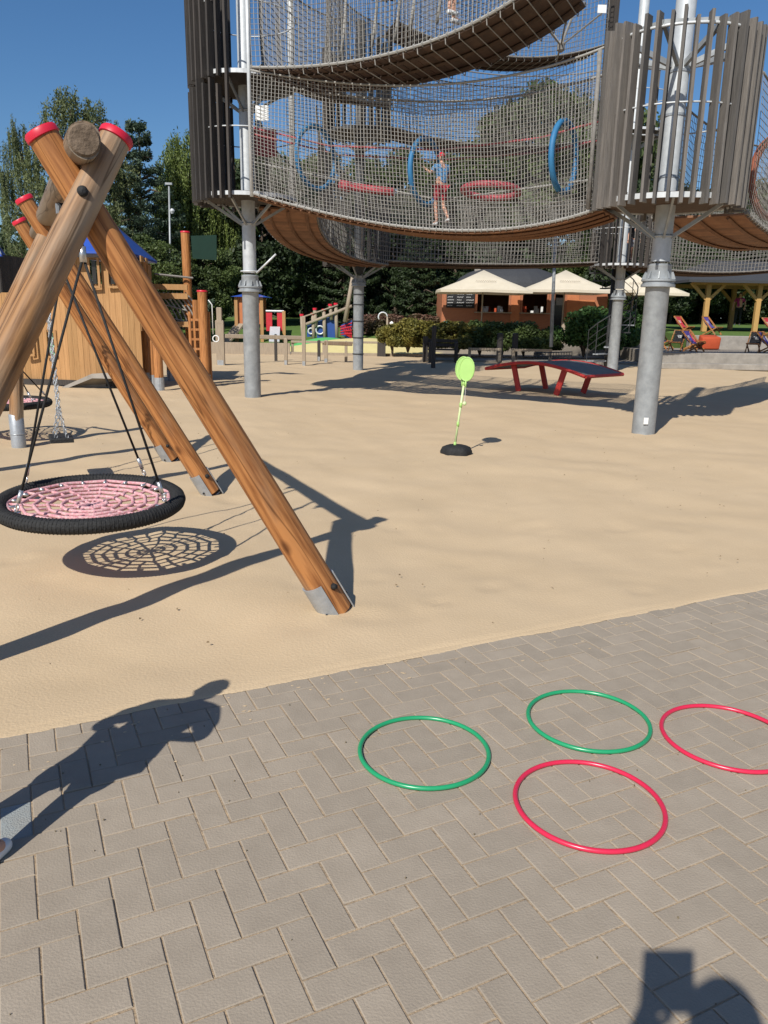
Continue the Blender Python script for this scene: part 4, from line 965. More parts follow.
# left: pale board kerb at the sand edge, path, rubber mound, lawn
kY = 33.5
slab('path', [(-30, 33.7), (12, 33.7), (12, 38.5), (-30, 38.5)], .03, pathm, .15)
zl = at(410, 333, 42).z
b = MB(); b.add([(-60, 38.4, .031), (9, 38.4, .031), (9, 43, zl), (9, 60, zl+.6), (-60, 60, zl+.6), (-60, 43, zl)], [(0, 1, 2, 5), (5, 2, 3, 4)])
struct('lawn', b, lawnm)
def board_kerb(x0, x1, Y, lab, ytop=346, rail=True):
    p, q = at(x0, ytop+(x0-384)*.017, Y), at(x1, ytop+(x1-384)*.017, Y); b = MB()
    if rail:
        zt_ = at(x0, 342.5+(x0-384)*.01, Y).z; b.beam((p.x, Y, zt_), (q.x, Y, zt_), .07, .09)
        for k in range(3): b.beam((p.x+(q.x-p.x)*(k*.48+.02), Y+.08, -.05), (p.x+(q.x-p.x)*(k*.48+.02), Y+.08, zt_+.05), .1, .1)
        b.beam((p.x, Y-.02, .05), (q.x, Y-.02, .05), .06, .14)
    else: b.beam((p.x, Y, (p.z)/2), (q.x, Y, (q.z)/2), .08, (p.z+q.z)/2+.1, up=(0, 0, 1))
    o = build('board_kerb', b, 'greywood', None, bevel=.01); tag(o, lab, 'kerb board', 'pale boards edging the sand')
board_kerb(120, 205, 33, 'pale board edging the sand between the castle posts', rail=False)
board_kerb(206, 290, 33.1, 'pale board edging the sand behind the left column', rail=False); board_kerb(291, 356, 33.2, 'pale board edging the sand below the ship'); board_kerb(357, 428, 33.4, 'pale board edging the sand right of the banded column')
# rubber mound : soft dome with a green swirl
mc = at(352, 345, 37.5); nU, nV = 60, 24
def mound(name, sx_, sy_, hh, m, c, lift=0, a0=0, a1=2*math.pi):
    b = MB(); V = []
    for j in range(nV+1):
        r_ = j/nV
        for i in range(nU+1): a = a0+(a1-a0)*i/nU; V.append((c.x+sx_*r_*math.cos(a), c.y+sy_*r_*math.sin(a), lift+hh*math.cos(min(1, r_)*math.pi/2)**1.3+.02))
    b.add(V, [(j*(nU+1)+i, j*(nU+1)+i+1, (j+1)*(nU+1)+i+1, (j+1)*(nU+1)+i) for j in range(nV) for i in range(nU)]); return struct(name, b, m, True)
mound('rubber_mound', 4.6, 3.2, .60, 'rubbery', Vector((mc.x+.6, 37.6, 0)))
mound('rubber_swirl', 2.5, 2.4, .58, 'rubberg', Vector((mc.x-1.2, 38.3, 0)), .0)
# right hand: concrete terrace with deck chairs, second wall, raised lawn
Y1, Y2 = 29., 34.
zt1 = at(715, 353, Y1).z; zt2 = at(735, 336, Y2).z
def p2(x, Y): q = at(x, 340, Y); return (q.x, Y)
xA = p2(662, Y1)[0]
b = MB(); b.box((xA+16, Y1+.2, zt1/2-.02), (32, .4, zt1+.04)); o = build('retaining_wall', b, 'concrete', None, bevel=.03); tag(o, 'low concrete wall at the far sand edge, below the deck chairs', 'wall')
b = MB(); b.box((xA+16, Y1-.75, .10), (34, .3, .22)); o = build('kerb_step', b, 'concrete', None, bevel=.03); tag(o, 'low concrete kerb step in front of the deck chair wall', 'step')
slab('terrace', [(xA, Y1+.41), (xA+32, Y1+.41), (xA+32, Y2), (xA, Y2)], zt1-.02, pathm, .5)
xB = p2(690, Y2)[0]
b = MB(); b.box((xB+15, Y2+.2, zt2/2), (30, .4, zt2)); o = build('retaining_wall', b, 'concrete', None, bevel=.03); tag(o, 'second concrete wall behind the deck chairs, holding the raised lawn', 'wall')
b = MB(); zq = zt2+.0; b.add([(xB, Y2+.41, zq-.01), (xB+40, Y2+.41, zq-.01), (xB+40, 60, zq+.5), (xB, 60, zq+.5)], [(0, 1, 2, 3)]); b.add([(xB, Y2+.41, -.1), (xB, Y2+.41, zq-.01), (xB, 60, zq+.5), (xB, 60, -.1)], [(0, 1, 2, 3)])
struct('upper_lawn', b, lawnm)
# centre : grey path in front of the hedge, cafe terrace
zc1 = .05
slab('terrace_path', [p2(430, 30.5), (xA, 30.5), (xA, 36.0), p2(430, 36.0)], .05, pathm, .2)
KY = 41.; kz = at(520, 341, KY).z
slab('cafe_terrace', [(p2(432, 36)[0], 36.01), (xB, 36.01), (xB, 46), (p2(432, 46)[0], 46)], kz, pathm, 1.)
# ================================================================== KIOSK
def kx(x, Y=KY): return at(x, 310, Y).x
def kzz(y, x=500, Y=KY): return at(x, y, Y).z
t = thing('kiosk', 'reddish wooden cafe kiosk with two open serving hatches and a dark domed roof', 'kiosk', (kx(520), KY, kz))
eav = kzz(291); x0, x1, xd, x2 = kx(443), kx(475), kx(509), kx(606)
wb, wt = kzz(312.5), kzz(293)
b = MB()
def wallseg(b, xa, xb, za, zb_, Y=KY, th=.12): b.box(((xa+xb)/2, Y, (za+zb_)/2), (xb-xa, th, zb_-za))
wallseg(b, x0, kx(476), kz, eav); wallseg(b, kx(476), kx(509), kz, wb); wallseg(b, kx(509), kx(521), kz, eav, KY-.02); wallseg(b, kx(521), kx(547), kz, wb)
wallseg(b, kx(476), kx(509), wt+.02, eav); wallseg(b, kx(521), kx(547), wt+.02, eav)
wallseg(b, kx(547), kx(554), kz, eav); wallseg(b, kx(564), x2, kz, eav)
b.box((x0, KY+2.5, (kz+eav)/2), (.12, 4.9, eav-kz)); b.box((x2, KY+2.5, (kz+eav)/2), (.12, 4.9, eav-kz)); b.box(((x0+x2)/2, KY+5, (kz+eav)/2), (x2-x0, .12, eav-kz)); b.box(((x0+x2)/2, KY+2.5, eav+.04), (x2-x0+.2, 5.2, .08))
build('wall', b, 'terracotta', t)
b = MB(); wallseg(b, kx(510.5), kx(519.5), kz+.3, eav-.1, KY-.1, .04); build('panel', b, 'kioskorange', t); b = MB(); wallseg(b, kx(566), kx(578), kz+.3, eav-.1, KY-.08, .04); build('panel', b, 'kioskorange', t)
for a_, b_ in ((476, 509), (521, 547)):
    b = MB(); xa, xb = kx(a_), kx(b_)
    for x_ in (xa, xb): b.box((x_, KY-.07, (wb+wt)/2), (.09, .06, wt-wb+.1))
    b.box(((xa+xb)/2, KY-.07, wt+.02), (xb-xa, .06, .07)); f_ = build('window_frame', b, 'terracotta', t)
    b = MB(); b.box(((xa+xb)/2, KY-.18, wb-.01), (xb-xa+.2, .34, .05)); build('counter', b, 'greywood', t)
    b = MB(); rj = random.Random(a_)
    build('back_counter', MB().box(((xa+xb)/2, KY+1.6, wb-.1), (xb-xa, .5, .1)), 'greywood', t)
    for k in range(9): q = xa+(xb-xa)*rj.uniform(.1, .9); hh = rj.uniform(.12, .38); build('bar_ware', MB().box((q, KY+rj.uniform(.15, 1.4), wb+hh/2), (rj.uniform(.06, .2), .12, hh)), 'white' if k % 3 else 'orange', t)
b = MB(); b.box((kx(585), KY-.07, kz+1.05), (.9, .04, 2.1)); build('door', b, 'kioskorange', t)
b = MB(); b.box((kx(559), KY+.2, kz+1.1), (.8, .04, 2.2)); build('doorway', b, 'openshade', t)  # dark sheet standing in for the shaded kiosk interior
b = MB(); cxr = kx(516); NR = 24; dh = at(516, 266, KY+2.6).z-eav-.1; V = []
for j in range(7):
    q = j/6; 
    for i in range(NR): a = 2*math.pi*i/NR; V.append((cxr+3.1*math.cos(a)*math.cos(q*math.pi/2*.97), KY+2.6+2.7*math.sin(a)*math.cos(q*math.pi/2*.97), eav+.1+dh*math.sin(q*math.pi/2)))
b.add(V, [(j*NR+i, j*NR+(i+1) % NR, (j+1)*NR+(i+1) % NR, (j+1)*NR+i) for j in range(6) for i in range(NR)]+[tuple(range(6*NR, 7*NR))]); rf = build('roof', b, 'slate', t)
b = MB(); b.box((kx(480), KY+2, eav+.8), (.3, .3, 1.2)); build('chimney', b, 'concrete', rf)
b = MB(); xa, xb = kx(446), kx(474); b.box(((xa+xb)/2, KY-.09, (wb+wt)/2+.16), (xb-xa, .05, .90)); bo = build('menu_board', b, 'boardblack', t)
b = MB(); rj = random.Random(8)
for c in range(3):
    for r_ in range(6):
        xx = xa+(xb-xa)*(c+.12)/3; z = (wb+wt)/2+.52-r_*.14; L_ = (xb-xa)/3*rj.uniform(.45, .8)
        pts = [Vector((xx+L_*i/9, KY-.125, z+(.03 if i % 2 else -.02)*rj.uniform(.4, 1))) for i in range(10)]; b.tube(pts, .012, 4)
build('chalk_writing', b, 'white', bo)
def umbrella(lab, xa, xb, xp, yp, ye, Y, pleat=False):
    cx = (kx(xa, Y)+kx(xb, Y))/2; hw = (kx(xb, Y)-kx(xa, Y))/2; ze = at((xa+xb)/2, ye, Y).z; zp = at(xp, yp, Y).z; px = kx(xp, Y)
    gz = kz; cy = Y+hw*.0
    t = thing('parasol', lab, 'parasol', (px, cy, gz), 'cream cafe parasols'); b = MB(); n = 8; V = [(px, cy, zp)]; ring_ = []
    for q, sag in ((.5, -.04), (1., 0)):
        for i in range(32):
            a = 2*math.pi*i/32; sq = 1/max(abs(math.cos(a)), abs(math.sin(a))); sq = sq*.9+.1
            V.append((px+(cx-px+hw*math.cos(a)*sq)*q if 1 else 0, cy+hw*.9*math.sin(a)*sq*q, zp+(ze-zp)*q+sag*(zp-ze)-.03*abs(math.sin(2*a))*q))
    for i in range(32): x_, y_, z_ = V[33+i]; V.append((x_, y_, z_-.12))
    b.add(V, [(0, 1+i, 1+(i+1) % 32) for i in range(32)]+[(1+i, 33+i, 33+(i+1) % 32, 1+(i+1) % 32) for i in range(32)]+[(33+i, 65+i, 65+(i+1) % 32, 33+(i+1) % 32) for i in range(32)])
    build('canopy', b, 'cream', t, 'auto'); b = MB(); b.tube([(px, cy, gz), (px, cy, zp-.05)], .035, 8); build('pole', b, 'greywood', t, True)
    b = MB(); b.lathe((px, cy, gz), [(.35, 0), (.35, .08), (.1, .1)], 16); build('base', b, 'concrete', t)
    b = MB()
    for k in range(8): a = k*math.pi/4+.2; b.tube([(px, cy, zp-.5), (px+hw*.55*math.cos(a), cy+hw*.5*math.sin(a), zp-(zp-ze)*.62)], .015, 4)
    build('rib', b, 'greywood', t)
    # unreadable faded print low on the front
    b = MB(); zc_ = ze+(zp-ze)*.36; yy = cy-hw*.9*.62-.0
    b.tube([(px+.05*i-.5, cy-hw*.9*.64-.02+.0, ze+(zp-ze)*.40+(.03 if i % 2 else -.02)) for i in range(20)], .010, 4); build('print_mark', b, 'greywood', t)
umbrella('cream parasol in front of the menu board, leftmost of the four', 436, 526, 482, 270, 290.5, 38.4)
umbrella('cream parasol over the kiosk doorway, second from the left', 519, 603, 563, 270, 290.5, 38.7)
umbrella('cream parasol half hidden behind the collared far column, third from the left', 600, 655, 632, 274, 290.5, 39.5)
umbrella('cream parasol whose corner shows just right of the near column, rightmost', 628, 680, 648, 277, 293, 39)
# terrace furniture under the parasols
for i, (x, lab) in enumerate(((440, 'white cafe chair at the left end of the kiosk hedge'), (450, 'white cafe chair beside the menu board'), (487, 'white cafe chair below the left serving hatch'), (496, 'white cafe chair below the left hatch, further right'), (597, 'white cafe chair beside the kiosk door'))):
    p = at(x, 329, 38.2); p.z = kz; t = thing('cafe_chair', lab, 'chair', p, 'white cafe chairs'); b = MB(); b.bbox(p+Vector((0, 0, .45)), (.45, .45, .05)); build('seat', b, 'white', t)
    b = MB(); b.bbox(p+Vector((0, -.2, .66)), (.40, .04, .24)); build('backrest', b, 'white', t)
    for sx_ in (-1, 1):
        for sy_ in (-1, 1): b = MB(); b.tube([p+Vector((sx_*.2, sy_*.2, 0)), p+Vector((sx_*.19, sy_*.19, .45))], .02, 5); build('leg', b, 'white', t)
q = at(446, 331, 38.4); b = MB(); b.lathe((q.x, q.y, kz+.72), [(.03, -.72), (.03, 0), (.42, 0), (.42, .05), (.2, .06), (.2, .15), (.1, .24)], 14); o = build('covered_table', b, mat('teal', (.03, .25, .27), (.02, .2, .22), 4, .6)); tag(o, 'teal covered round table at the left end of the kiosk terrace', 'table')
# hedges in front of the kiosk
HG = 'yellow green hedge bushes before the kiosk'
for i, (x, yb, w_, h_, k, lab) in enumerate(((392, 346, 1.5, .85, 'bh', 'small yellow green bush left of the hedge, right of the curved lamp'), (408, 346, 2.1, 1.15, 'bh', 'round yellow orange bush at the left end of the hedge'), (432, 347, 2.9, 1.1, 'bh', 'yellow orange hedge bush below the teal table'), (458, 347, 2.9, 1.05, 'bh', 'yellow green hedge bush below the menu board'),
    (480, 349, 2.3, 1.2, 'bd', 'dark green hedge bush below the left serving hatch'), (502, 350, 2.3, 1.2, 'bd', 'dark green hedge bush below the kiosk corner pillar'), (524, 350, 2.3, 1.2, 'bd', 'dark green hedge bush below the right serving hatch'), (541, 350, 1.7, .9, 'bd', 'last dark hedge bush beside the thin pole'))):
    bush(k, lab, x, yb, 33.2+.15*(i % 3), w_, h_, i*1.3, 'bush', HG if k == 'bh' else 'dark hedge bushes before the kiosk')
bush('bb', 'large bright green bush right of the kiosk door, behind the collared column', 584, 349, 33, 2.6, 1.75, .6, 'bush')
bush('bb', 'green bush right of the collared column, behind the spiral stair', 622, 348, 34.5, 2.2, 1.6, 2.6, 'bush')
for i, (x, lab) in enumerate(((372, 'pink flowering shrub behind the banded column'), (396, 'pink flowering shrub behind the curved lamp'), (420, 'pink flowering shrub left of the kiosk'))): bush('bf', lab, x, 333, 43, 3.0, 1.0, i*2, 'shrub', 'pink flowering shrubs at the back')
# poles, lamps
def pole(name, lab, x, yb, yt, Y, r_, cat, m='steel', head=None):
    p, q = at(x, yb, Y), at(x+(yt-yb)*-.012, yt, Y); q.x = p.x+(q.x-p.x)*.5; q.y = p.y; t = thing(name, lab, cat, p); b = MB(); b.tube([p, q], [r_, r_*.7], 10); build('pole', b, m, t, True)
    if head: head(t, q)
    return t
def headlamp(t, q):
    b = MB(); b.beam(q-Vector((.6, 0, .05)), q+Vector((.6, 0, 0)), .25, .1); build('lamp_head', b, 'white', t)
    b = MB(); b.lathe(q-Vector((0, 0, 5.)), [(.1, -.2), (.2, -.1), (.2, .1), (.1, .2)], 10); build('camera_dome', b, 'white', t)
p_ = pole('light_mast', 'thin grey floodlight mast in front of the pine, above the rope bridge', 172, 345, 184, 41, .06, 'mast', 'steel', lambda t, q: (build('lamp_head', MB().box(q, (.34, .2, .10)), 'steel', t), build('loudspeaker', MB().lathe(q-Vector((-.1, 0, 1.25)), [(.06, -.14), (.13, 0), (.06, .1)], 10), 'steellt', t)))
pole('steel_pole', 'thin grey steel pole before the kiosk doorway, rising to the front net bridge', 551, 347, 225, 31, .075, 'pole', 'steel')
def curved(t, q):
    b = MB(); b.tube([q+Vector((-.22+.22*math.cos(a), 0, .22*math.sin(a))) for a in [i*math.pi*1.2/10 for i in range(11)]], .035, 8); build('arch', b, 'steellt', t, True)
    b = MB(); b.lathe(q+Vector((.22, 0, -.3)), [(.07, -.06), (.12, 0), (.03, .1)], 10); build('lamp_head', b, 'white', t)
pole('curved_lamp', 'low curved pale lamp post on the lawn right of the banded column', 387, 340, 317, 39, .06, 'lamp', 'greywood', curved)
# ================================================================== MIDGROUND TIMBER ROUND THE KIOSK
RG = 'round timber posts before the hedge'
for x, yb, yt, lab, m in ((433, 368, 326, 'dark timber post beside the shaded bench', 'timberdark'), (499, 362, 333, 'dark timber post before the hedge, left of the red table', 'timberdark'), (514, 361, 333, 'second dark timber post before the hedge, above the red table', 'timberdark'), (537, 357, 334, 'brown timber post right of the dark pair', 'beam'), (562, 354, 322, 'tall pale timber post between thin pole and green bush', 'greywood')):
    p = g(x, yb); q = at(x, yt, p.y); b = MB(); b.tube([p, (p.x, p.y, q.z-.03), (p.x, p.y, q.z)], [.075 if yb > 365 else .12 if yb > 358 else .13]*2+[.06], 12); o = build('timber_post', b, m, None, 'auto'); tag(o, lab, 'post', RG)
for xa, xb, y, Y, lab in ((470, 500, 349, 29.5, 'pale horizontal rail left of the dark post pair'), (514, 551, 350, 29.5, 'pale horizontal rail right of the dark post pair')):
    p, q = at(xa, y, Y), at(xb, y+.5, Y); b = MB(); b.beam(p, q, .09, .09)
    for r_ in (p, q): b.beam((r_.x, r_.y+.09, -.05), (r_.x, r_.y+.09, r_.z+.05), .1, .1)
    o = build('rail_fence', b, 'greywood'); tag(o, lab, 'fence', 'pale rails before the hedge')
t = thing('park_bench', 'dark timber bench in the shade beside the tall dark post', 'bench', g(443, 362)); pb = g(443, 362)
sc_ = 1
b = MB()
for k in range(3): b.box(pb+Vector((0, k*.14, .46)), (1.15, .12, .05))
build('seat', b, 'timberdark', t); b = MB()
for k in range(2): b.box(pb+Vector((0, .45, .62+k*.16)), (1.15, .05, .12))
build('backrest', b, 'timberdark', t)
for s_ in (-1, 1): b = MB(); b.box(pb+Vector((s_*.5, .18, .36)), (.1, .5, .76)); build('side', b, 'timberdark', t)
b = MB(); p = g(425, 361); b.box(p+Vector((0, 0, .45)), (.2, .2, .95)); o = build('bollard', b, 'timberdark', None, bevel=.02); tag(o, 'short dark square bollard left of the shaded bench', 'bollard')
# ================================================================== SPIRAL STAIR
t = thing('spiral_stair', 'dark metal stair with mesh rail and pale treads behind the collared far column', 'stair', (C4.x, C4.y+.9, 0)); sc0 = Vector((C4.x+.1, C4.y+1.1, 0))
b = MB(); b.tube([sc0, sc0+Vector((0, 0, 3.5))], .09, 10); build('centre_pole', b, 'steeldk', t, True)
hr = []
for k in range(13):
    a = R(200+k*26); z = .25*(k+1); b = MB(); dv = Vector((math.cos(a), math.sin(a), 0)); b.beam(sc0+dv*.08+Vector((0, 0, z)), sc0+dv*.85+Vector((0, 0, z)), .2, .04); build('tread', b, 'zinc' if k in (0, 1, 2, 5) else 'steeldk', t)
    hr.append(sc0+dv*.85+Vector((0, 0, z)))
b = MB()
for p in hr: b.tube([p, p+Vector((0, 0, 1.05))], .014, 5)
b.tube([p+Vector((0, 0, 1.05)) for p in hr], .02, 6)
for q in (.25, .5, .75): b.tube([p+Vector((0, 0, q)) for p in hr], .012, 4)
build('railing', b, 'steeldk', t)
# ================================================================== DECK CHAIRS, ORANGE BAG, PAVILION
def deckchair(lab, x, yb, Y, face, m, zb=None, group='folding deck chairs with cloth seats'):
    p = at(x, yb, Y)
    if zb is not None: p.z = zb
    t = thing('deck_chair', lab, 'deck chair', p, group); Mx = Matrix.Translation(p) @ Matrix.Rotation(face, 4, 'Z') @ Matrix.Scale(.78, 4); W = lambda a, b_, c: Mx @ Vector((a, b_, c))
    for s_ in (-.29, .29):
        b = MB(); b.beam(W(s_, .42, 0), W(s_, -.55, .98), .035, .05); build('frame_rail', b, 'log', t)
        b = MB(); b.beam(W(s_*.88, -.40, 0), W(s_*.88, .45, .42), .035, .05); build('frame_rail', b, 'log', t)
    build('crossbar', MB().tube([W(-.3, -.55, .98), W(.3, -.55, .98)], .02, 6), 'log', t); build('crossbar', MB().tube([W(-.3, .45, .42), W(.3, .45, .42)], .02, 6), 'log', t)
    b = MB(); n = 12; V = []
    for i in range(n+1):
        u = i/n; y_ = -.55+u*1.0; z_ = .98*(1-u)+.42*u-.30*math.sin(math.pi*u**.8)
        for s_ in (-.26, .26): V.append(W(s_, y_, z_))
    V2 = [v+Vector((0, 0, -.012)) for v in V]; b.add(V+V2, [(2*i, 2*i+1, 2*i+3, 2*i+2) for i in range(n)]+[(2*n+2+2*i, 2*n+2+2*i+2, 2*n+2+2*i+3, 2*n+2+2*i+1) for i in range(n)]); cl = build('cloth', b, m, t, True)
    b = MB()
    for k in range(3):
        u = .14+.04*k; y_ = -.55+u; z_ = .98*(1-u)+.42*u-.30*math.sin(math.pi*u**.8)+.012; b.tube([W(-.12, y_, z_), W(.12-.04*k, y_, z_)], .012, 4)
        u = .14+.04*k; b.tube([W(-.12, y_-.0, z_-.03), W(.1, y_, z_-.03)], .012, 4)
    build('white_print', b, 'white', cl); return t
deckchair('purple deck chair on the raised lawn, right of the first pavilion post', 712, 332.5, 35.2, R(-146), 'purple', zt2+.02)
deckchair('red deck chair on the raised lawn, left of the first pavilion post', 684, 332, 35.2, R(-146), 'clothred', zt2+.02)
deckchair('red deck chair cut by the right edge of the photo', 772, 334, 35.2, R(-146), 'clothred', zt2+.02)
deckchair('purple deck chair behind the near column, only its back seen', 664, 340, 32.5, R(-146), 'purple', zt1)
deckchair('purple deck chair in the front row left of the orange bean bag', 693, 352, 30.3, R(-146), 'purple', zt1)
deckchair('black deck chair in the front row beside the near column', 676, 352, 30.6, R(146), 'clothdk', zt1)
deckchair('red deck chair behind the front row, left of the orange bean bag', 694, 345, 32.6, R(-146), 'clothred', zt1)
deckchair('black deck chair in the front row, right half of the wall', 753, 352, 30.4, R(146), 'clothdk', zt1)
deckchair('dark purple deck chair in the front row at the right edge', 768, 354, 30.3, R(-146), 'purple', zt1)
p = at(708, 345, 32.8); p.z = zt1; b = MB(); V = []
b.add([p+Vector(v)*.95 for v in ((-.38, -.35, 0), (.38, -.35, 0), (.38, .35, 0), (-.38, .35, 0), (-.42, -.38, .5), (.42, -.36, .52), (.36, .2, .62), (-.36, .2, .62))], [(0, 3, 2, 1), (4, 5, 6, 7), (0, 1, 5, 4), (1, 2, 6, 5), (2, 3, 7, 6), (3, 0, 4, 7)])
o = build('bean_bag', b, 'orange', None, True, bevel=.06); tag(o, 'square orange bean bag between the deck chairs', 'bean bag')
# pavilion
PY = 39.; pz = at(740, 326, PY).z
t = thing('pavilion', 'open timber pavilion with dark hipped roof on yellow posts at the right', 'pavilion', (kx(750, PY), PY, pz))
ze = at(735, 281, PY).z; zr = at(760, 268, PY+2).z; xl, xr = kx(680, PY), kx(880, PY)
b = MB(); V = [(xl, PY-.8, ze), (xr, PY-.8, ze), (xr, PY+6, ze), (xl, PY+6, ze), (xl+2.2, PY+2.6, zr+.35), (xr-2.2, PY+2.6, zr+.35)]; V += [(x, y, z-.12) for x, y, z in V]
b.add(V, [(0, 1, 5, 4), (2, 3, 4, 5), (3, 0, 4), (1, 2, 5), (0, 6, 7, 1), (1, 7, 8, 2), (2, 8, 9, 3), (3, 9, 6, 0), (6, 10, 11, 7), (8, 11, 10, 9), (9, 10, 6), (7, 11, 8)]); build('roof', b, 'slate', t)
for x, Y in ((706, PY), (757, PY), (810, PY), (732, PY+4.6), (780, PY+4.6)):
    q = kx(x, Y); b = MB(); b.beam((q, Y, pz-.3), (q, Y, ze), .22, .22); ps = build('post', b, 'postyellow', t, bevel=.01)
    b = MB()
    for s_ in (-1, 1): b.beam((q, Y, ze-.95), (q+s_*.85, Y, ze-.1), .12, .14)
    build('brace', b, 'postyellow', t)
for yy in (PY, PY+4.6): build('beam', MB().beam((xl+.5, yy, ze-.1), (xr-.5, yy, ze-.1), .2, .2), 'postyellow', t)
# ================================================================== CASTLE (left)
def boards(b, p, q, zb, zt_, w_=.13, th=.03, holes=(), jag=.0):
    p, q = Vector((p[0], p[1], 0)), Vector((q[0], q[1], 0)); L_ = (q-p).length; n = max(1, round(L_/w_)); d = (q-p)/n; a = math.atan2(d.y, d.x); rj = random.Random(int(L_*100))
    for i in range(n):
        c = p+d*(i+.5); u = (i+.5)/n; segs = [(zb, zt_+rj.uniform(-.5, .5)*jag)]
        for (u0, u1, z0, z1) in holes:
            if u0 <= u <= u1: segs = [(zb, z0), (z1, zt_)]
        v = rj.random()
        for s0, s1 in segs: b.box(Vector((c.x, c.y, (s0+s1)/2)), (d.length*.965, th, s1-s0), a, v)
cA = g(-60, 384); cA = Vector((cA.x, 18.2, 0)); cB = at(98, 380, 17.6); cB.z = 0; cC = at(156, 370, 19.6); cC.z = 0; cD = Vector((cA.x, 21, 0))
t = thing('play_castle', 'pale timber play castle of upright boards with blue pyramid roof, left behind the swing', 'play castle', (cA.x+2, 19, 0))
def hz(x, y, Y): return at(x, y, Y).z
b = MB(); zlow = hz(20, 292, 18); ztw = hz(110, 258, 17.8)
m1 = at(33, 330, 18.0)
u_ = lambda x: (at(x, 330, 17.9).x-m1.x)/(cB.x-m1.x)
boards(b, cA, (m1.x, m1.y), .12, zlow, jag=.1)
build('low_wall', b, 'plank', t)
b = MB(); boards(b, (m1.x, m1.y), (at(82, 330, 17.7).x, 17.7), .12, hz(50, 256, 18), holes=((u_(46)*1.25, u_(53)*1.25, hz(50, 355, 18), hz(50, 332, 18)),))
w1 = (at(82, 330, 17.7).x, 17.7)
tw0 = w1; tw1 = (at(141, 330, 17.6).x, 17.6); 
U = lambda x: (at(x, 330, 17.65).x-tw0[0])/(tw1[0]-tw0[0])
boards(b, tw0, tw1, .12, ztw, holes=((U(94), U(103), hz(98, 284, 17.7), hz(98, 260, 17.7)), (U(112), U(121), hz(115, 284, 17.7), hz(115, 260, 17.7))))
build('wall', b, 'plank', t)
b = MB(); boards(b, tw1, (at(154, 330, 19.6).x, 19.6), hz(150, 330, 18.6), ztw-.05, holes=((.25, .42, 2.2, 2.9), (.6, .78, 2.2, 2.9))); boards(b, (at(154, 330, 19.6).x-.0, 19.6), (tw0[0], 19.6), 1.4, ztw); build('wall', b, 'plank', t)
b = MB(); b.beam((cA.x, 18.16, .08), (tw1[0], 17.56, .08), .05, .12); build('base_beam', b, 'timberdark', t)
for x_, zb_, zt_ in ((50, 355, 331), (75, 355, 331), (27, 353, 330), (98, 285, 259), (116, 285, 259), (134, 285, 262)):
    b = MB(); Yw = 17.55 if x_ > 80 else 17.83; w_ = 9.5; xa, xb = at(x_-w_/2, 330, Yw).x, at(x_+w_/2, 330, Yw).x; z0, z1 = hz(x_, zb_+2, Yw), hz(x_, zt_-1, Yw)
    b.box(((xa+xb)/2, Yw, z0), (xb-xa+.05, .04, .05)); b.box((xa, Yw, (z0+z1)/2), (.05, .03, z1-z0)); b.box((xb, Yw, (z0+z1)/2), (.05, .03, z1-z0)); f_ = build('window_frame', b, 'plank', t)
    b = MB(); b.box(((xa+xb)/2, Yw+.02, (z0+z1)/2), ((xb-xa)*.42, .012, z1-z0-.12))
    build('window_slit', b, 'openshade' if x_ > 80 else 'rubberg', t)  # dark strips paint the shade in the tower slits
# blue roofs
def pyr(xa, xb, xp, yp, ye, Ya, Yb, t, xc=None):
    A = [Vector((at(xa, 300, Ya).x, Ya-.3, 0)), Vector((at(xb, 300, Ya).x, Ya-.3, 0)), Vector(((at(xc, 300, Yb+.3).x if xc else at(xb, 300, Ya).x+.05), Yb+.3, 0)), Vector((at(xa, 300, Ya).x, Yb+.3, 0))]
    z = hz((xa+xb)/2, ye, Ya-.3); ap = Vector((at(xp, yp, (Ya+Yb)/2).x, (Ya+Yb)/2, hz(xp, yp, (Ya+Yb)/2)));  b = MB(); V = [(a.x, a.y, z) for a in A]+[tuple(ap)]+[(a.x, a.y, z-.05) for a in A]
    b.add(V, [(0, 1, 4), (1, 2, 4), (2, 3, 4), (3, 0, 4), (0, 5, 6, 1), (1, 6, 7, 2), (2, 7, 8, 3), (3, 8, 5, 0), (8, 7, 6, 5)]); rf = build('roof', b, 'blueroof', t)
    b = MB()
    for i in range(4): b.tube([V[i], V[4]], .018, 5)
    build('ridge_strip', b, 'steel', rf)
pyr(60, 135, 108, 219, 251, 17.6, 20.2, t, 159)
t2 = thing('play_tower', 'dark timber play tower with blue roof at the left edge of the photo', 'play tower', (at(-14, 330, 22).x, 23, 0))
b = MB(); boards(b, (at(-40, 330, 22).x, 22), (at(6, 330, 22).x, 22), 0, hz(0, 254, 22)); boards(b, (at(6, 330, 22).x, 22), (at(6, 330, 22).x, 24), 0, hz(0, 254, 22)); build('wall', b, 'timberdark', t2); pyr(-30, 11, -7, 237, 254, 22, 24, t2, 13)
# sand coloured slanted board
b = MB(); q = [g(62, 388), g(122, 387), at(135, 377, 16.9), at(92, 376, 17.2)]; b.add([q[0]+Vector((0, 0, .02)), q[1]+Vector((0, 0, .10)), q[2]+Vector((0, 0, .12)), q[3]+Vector((0, 0, .05))]+[p-Vector((0, 0, .05)) for p in q], [(0, 1, 2, 3), (0, 4, 5, 1), (1, 5, 6, 2), (2, 6, 7, 3), (3, 7, 4, 0)])
o = build('ramp_board', b, 'concrete'); tag(o, 'flat grey sloping slab lying in the sand before the play castle', 'slab')
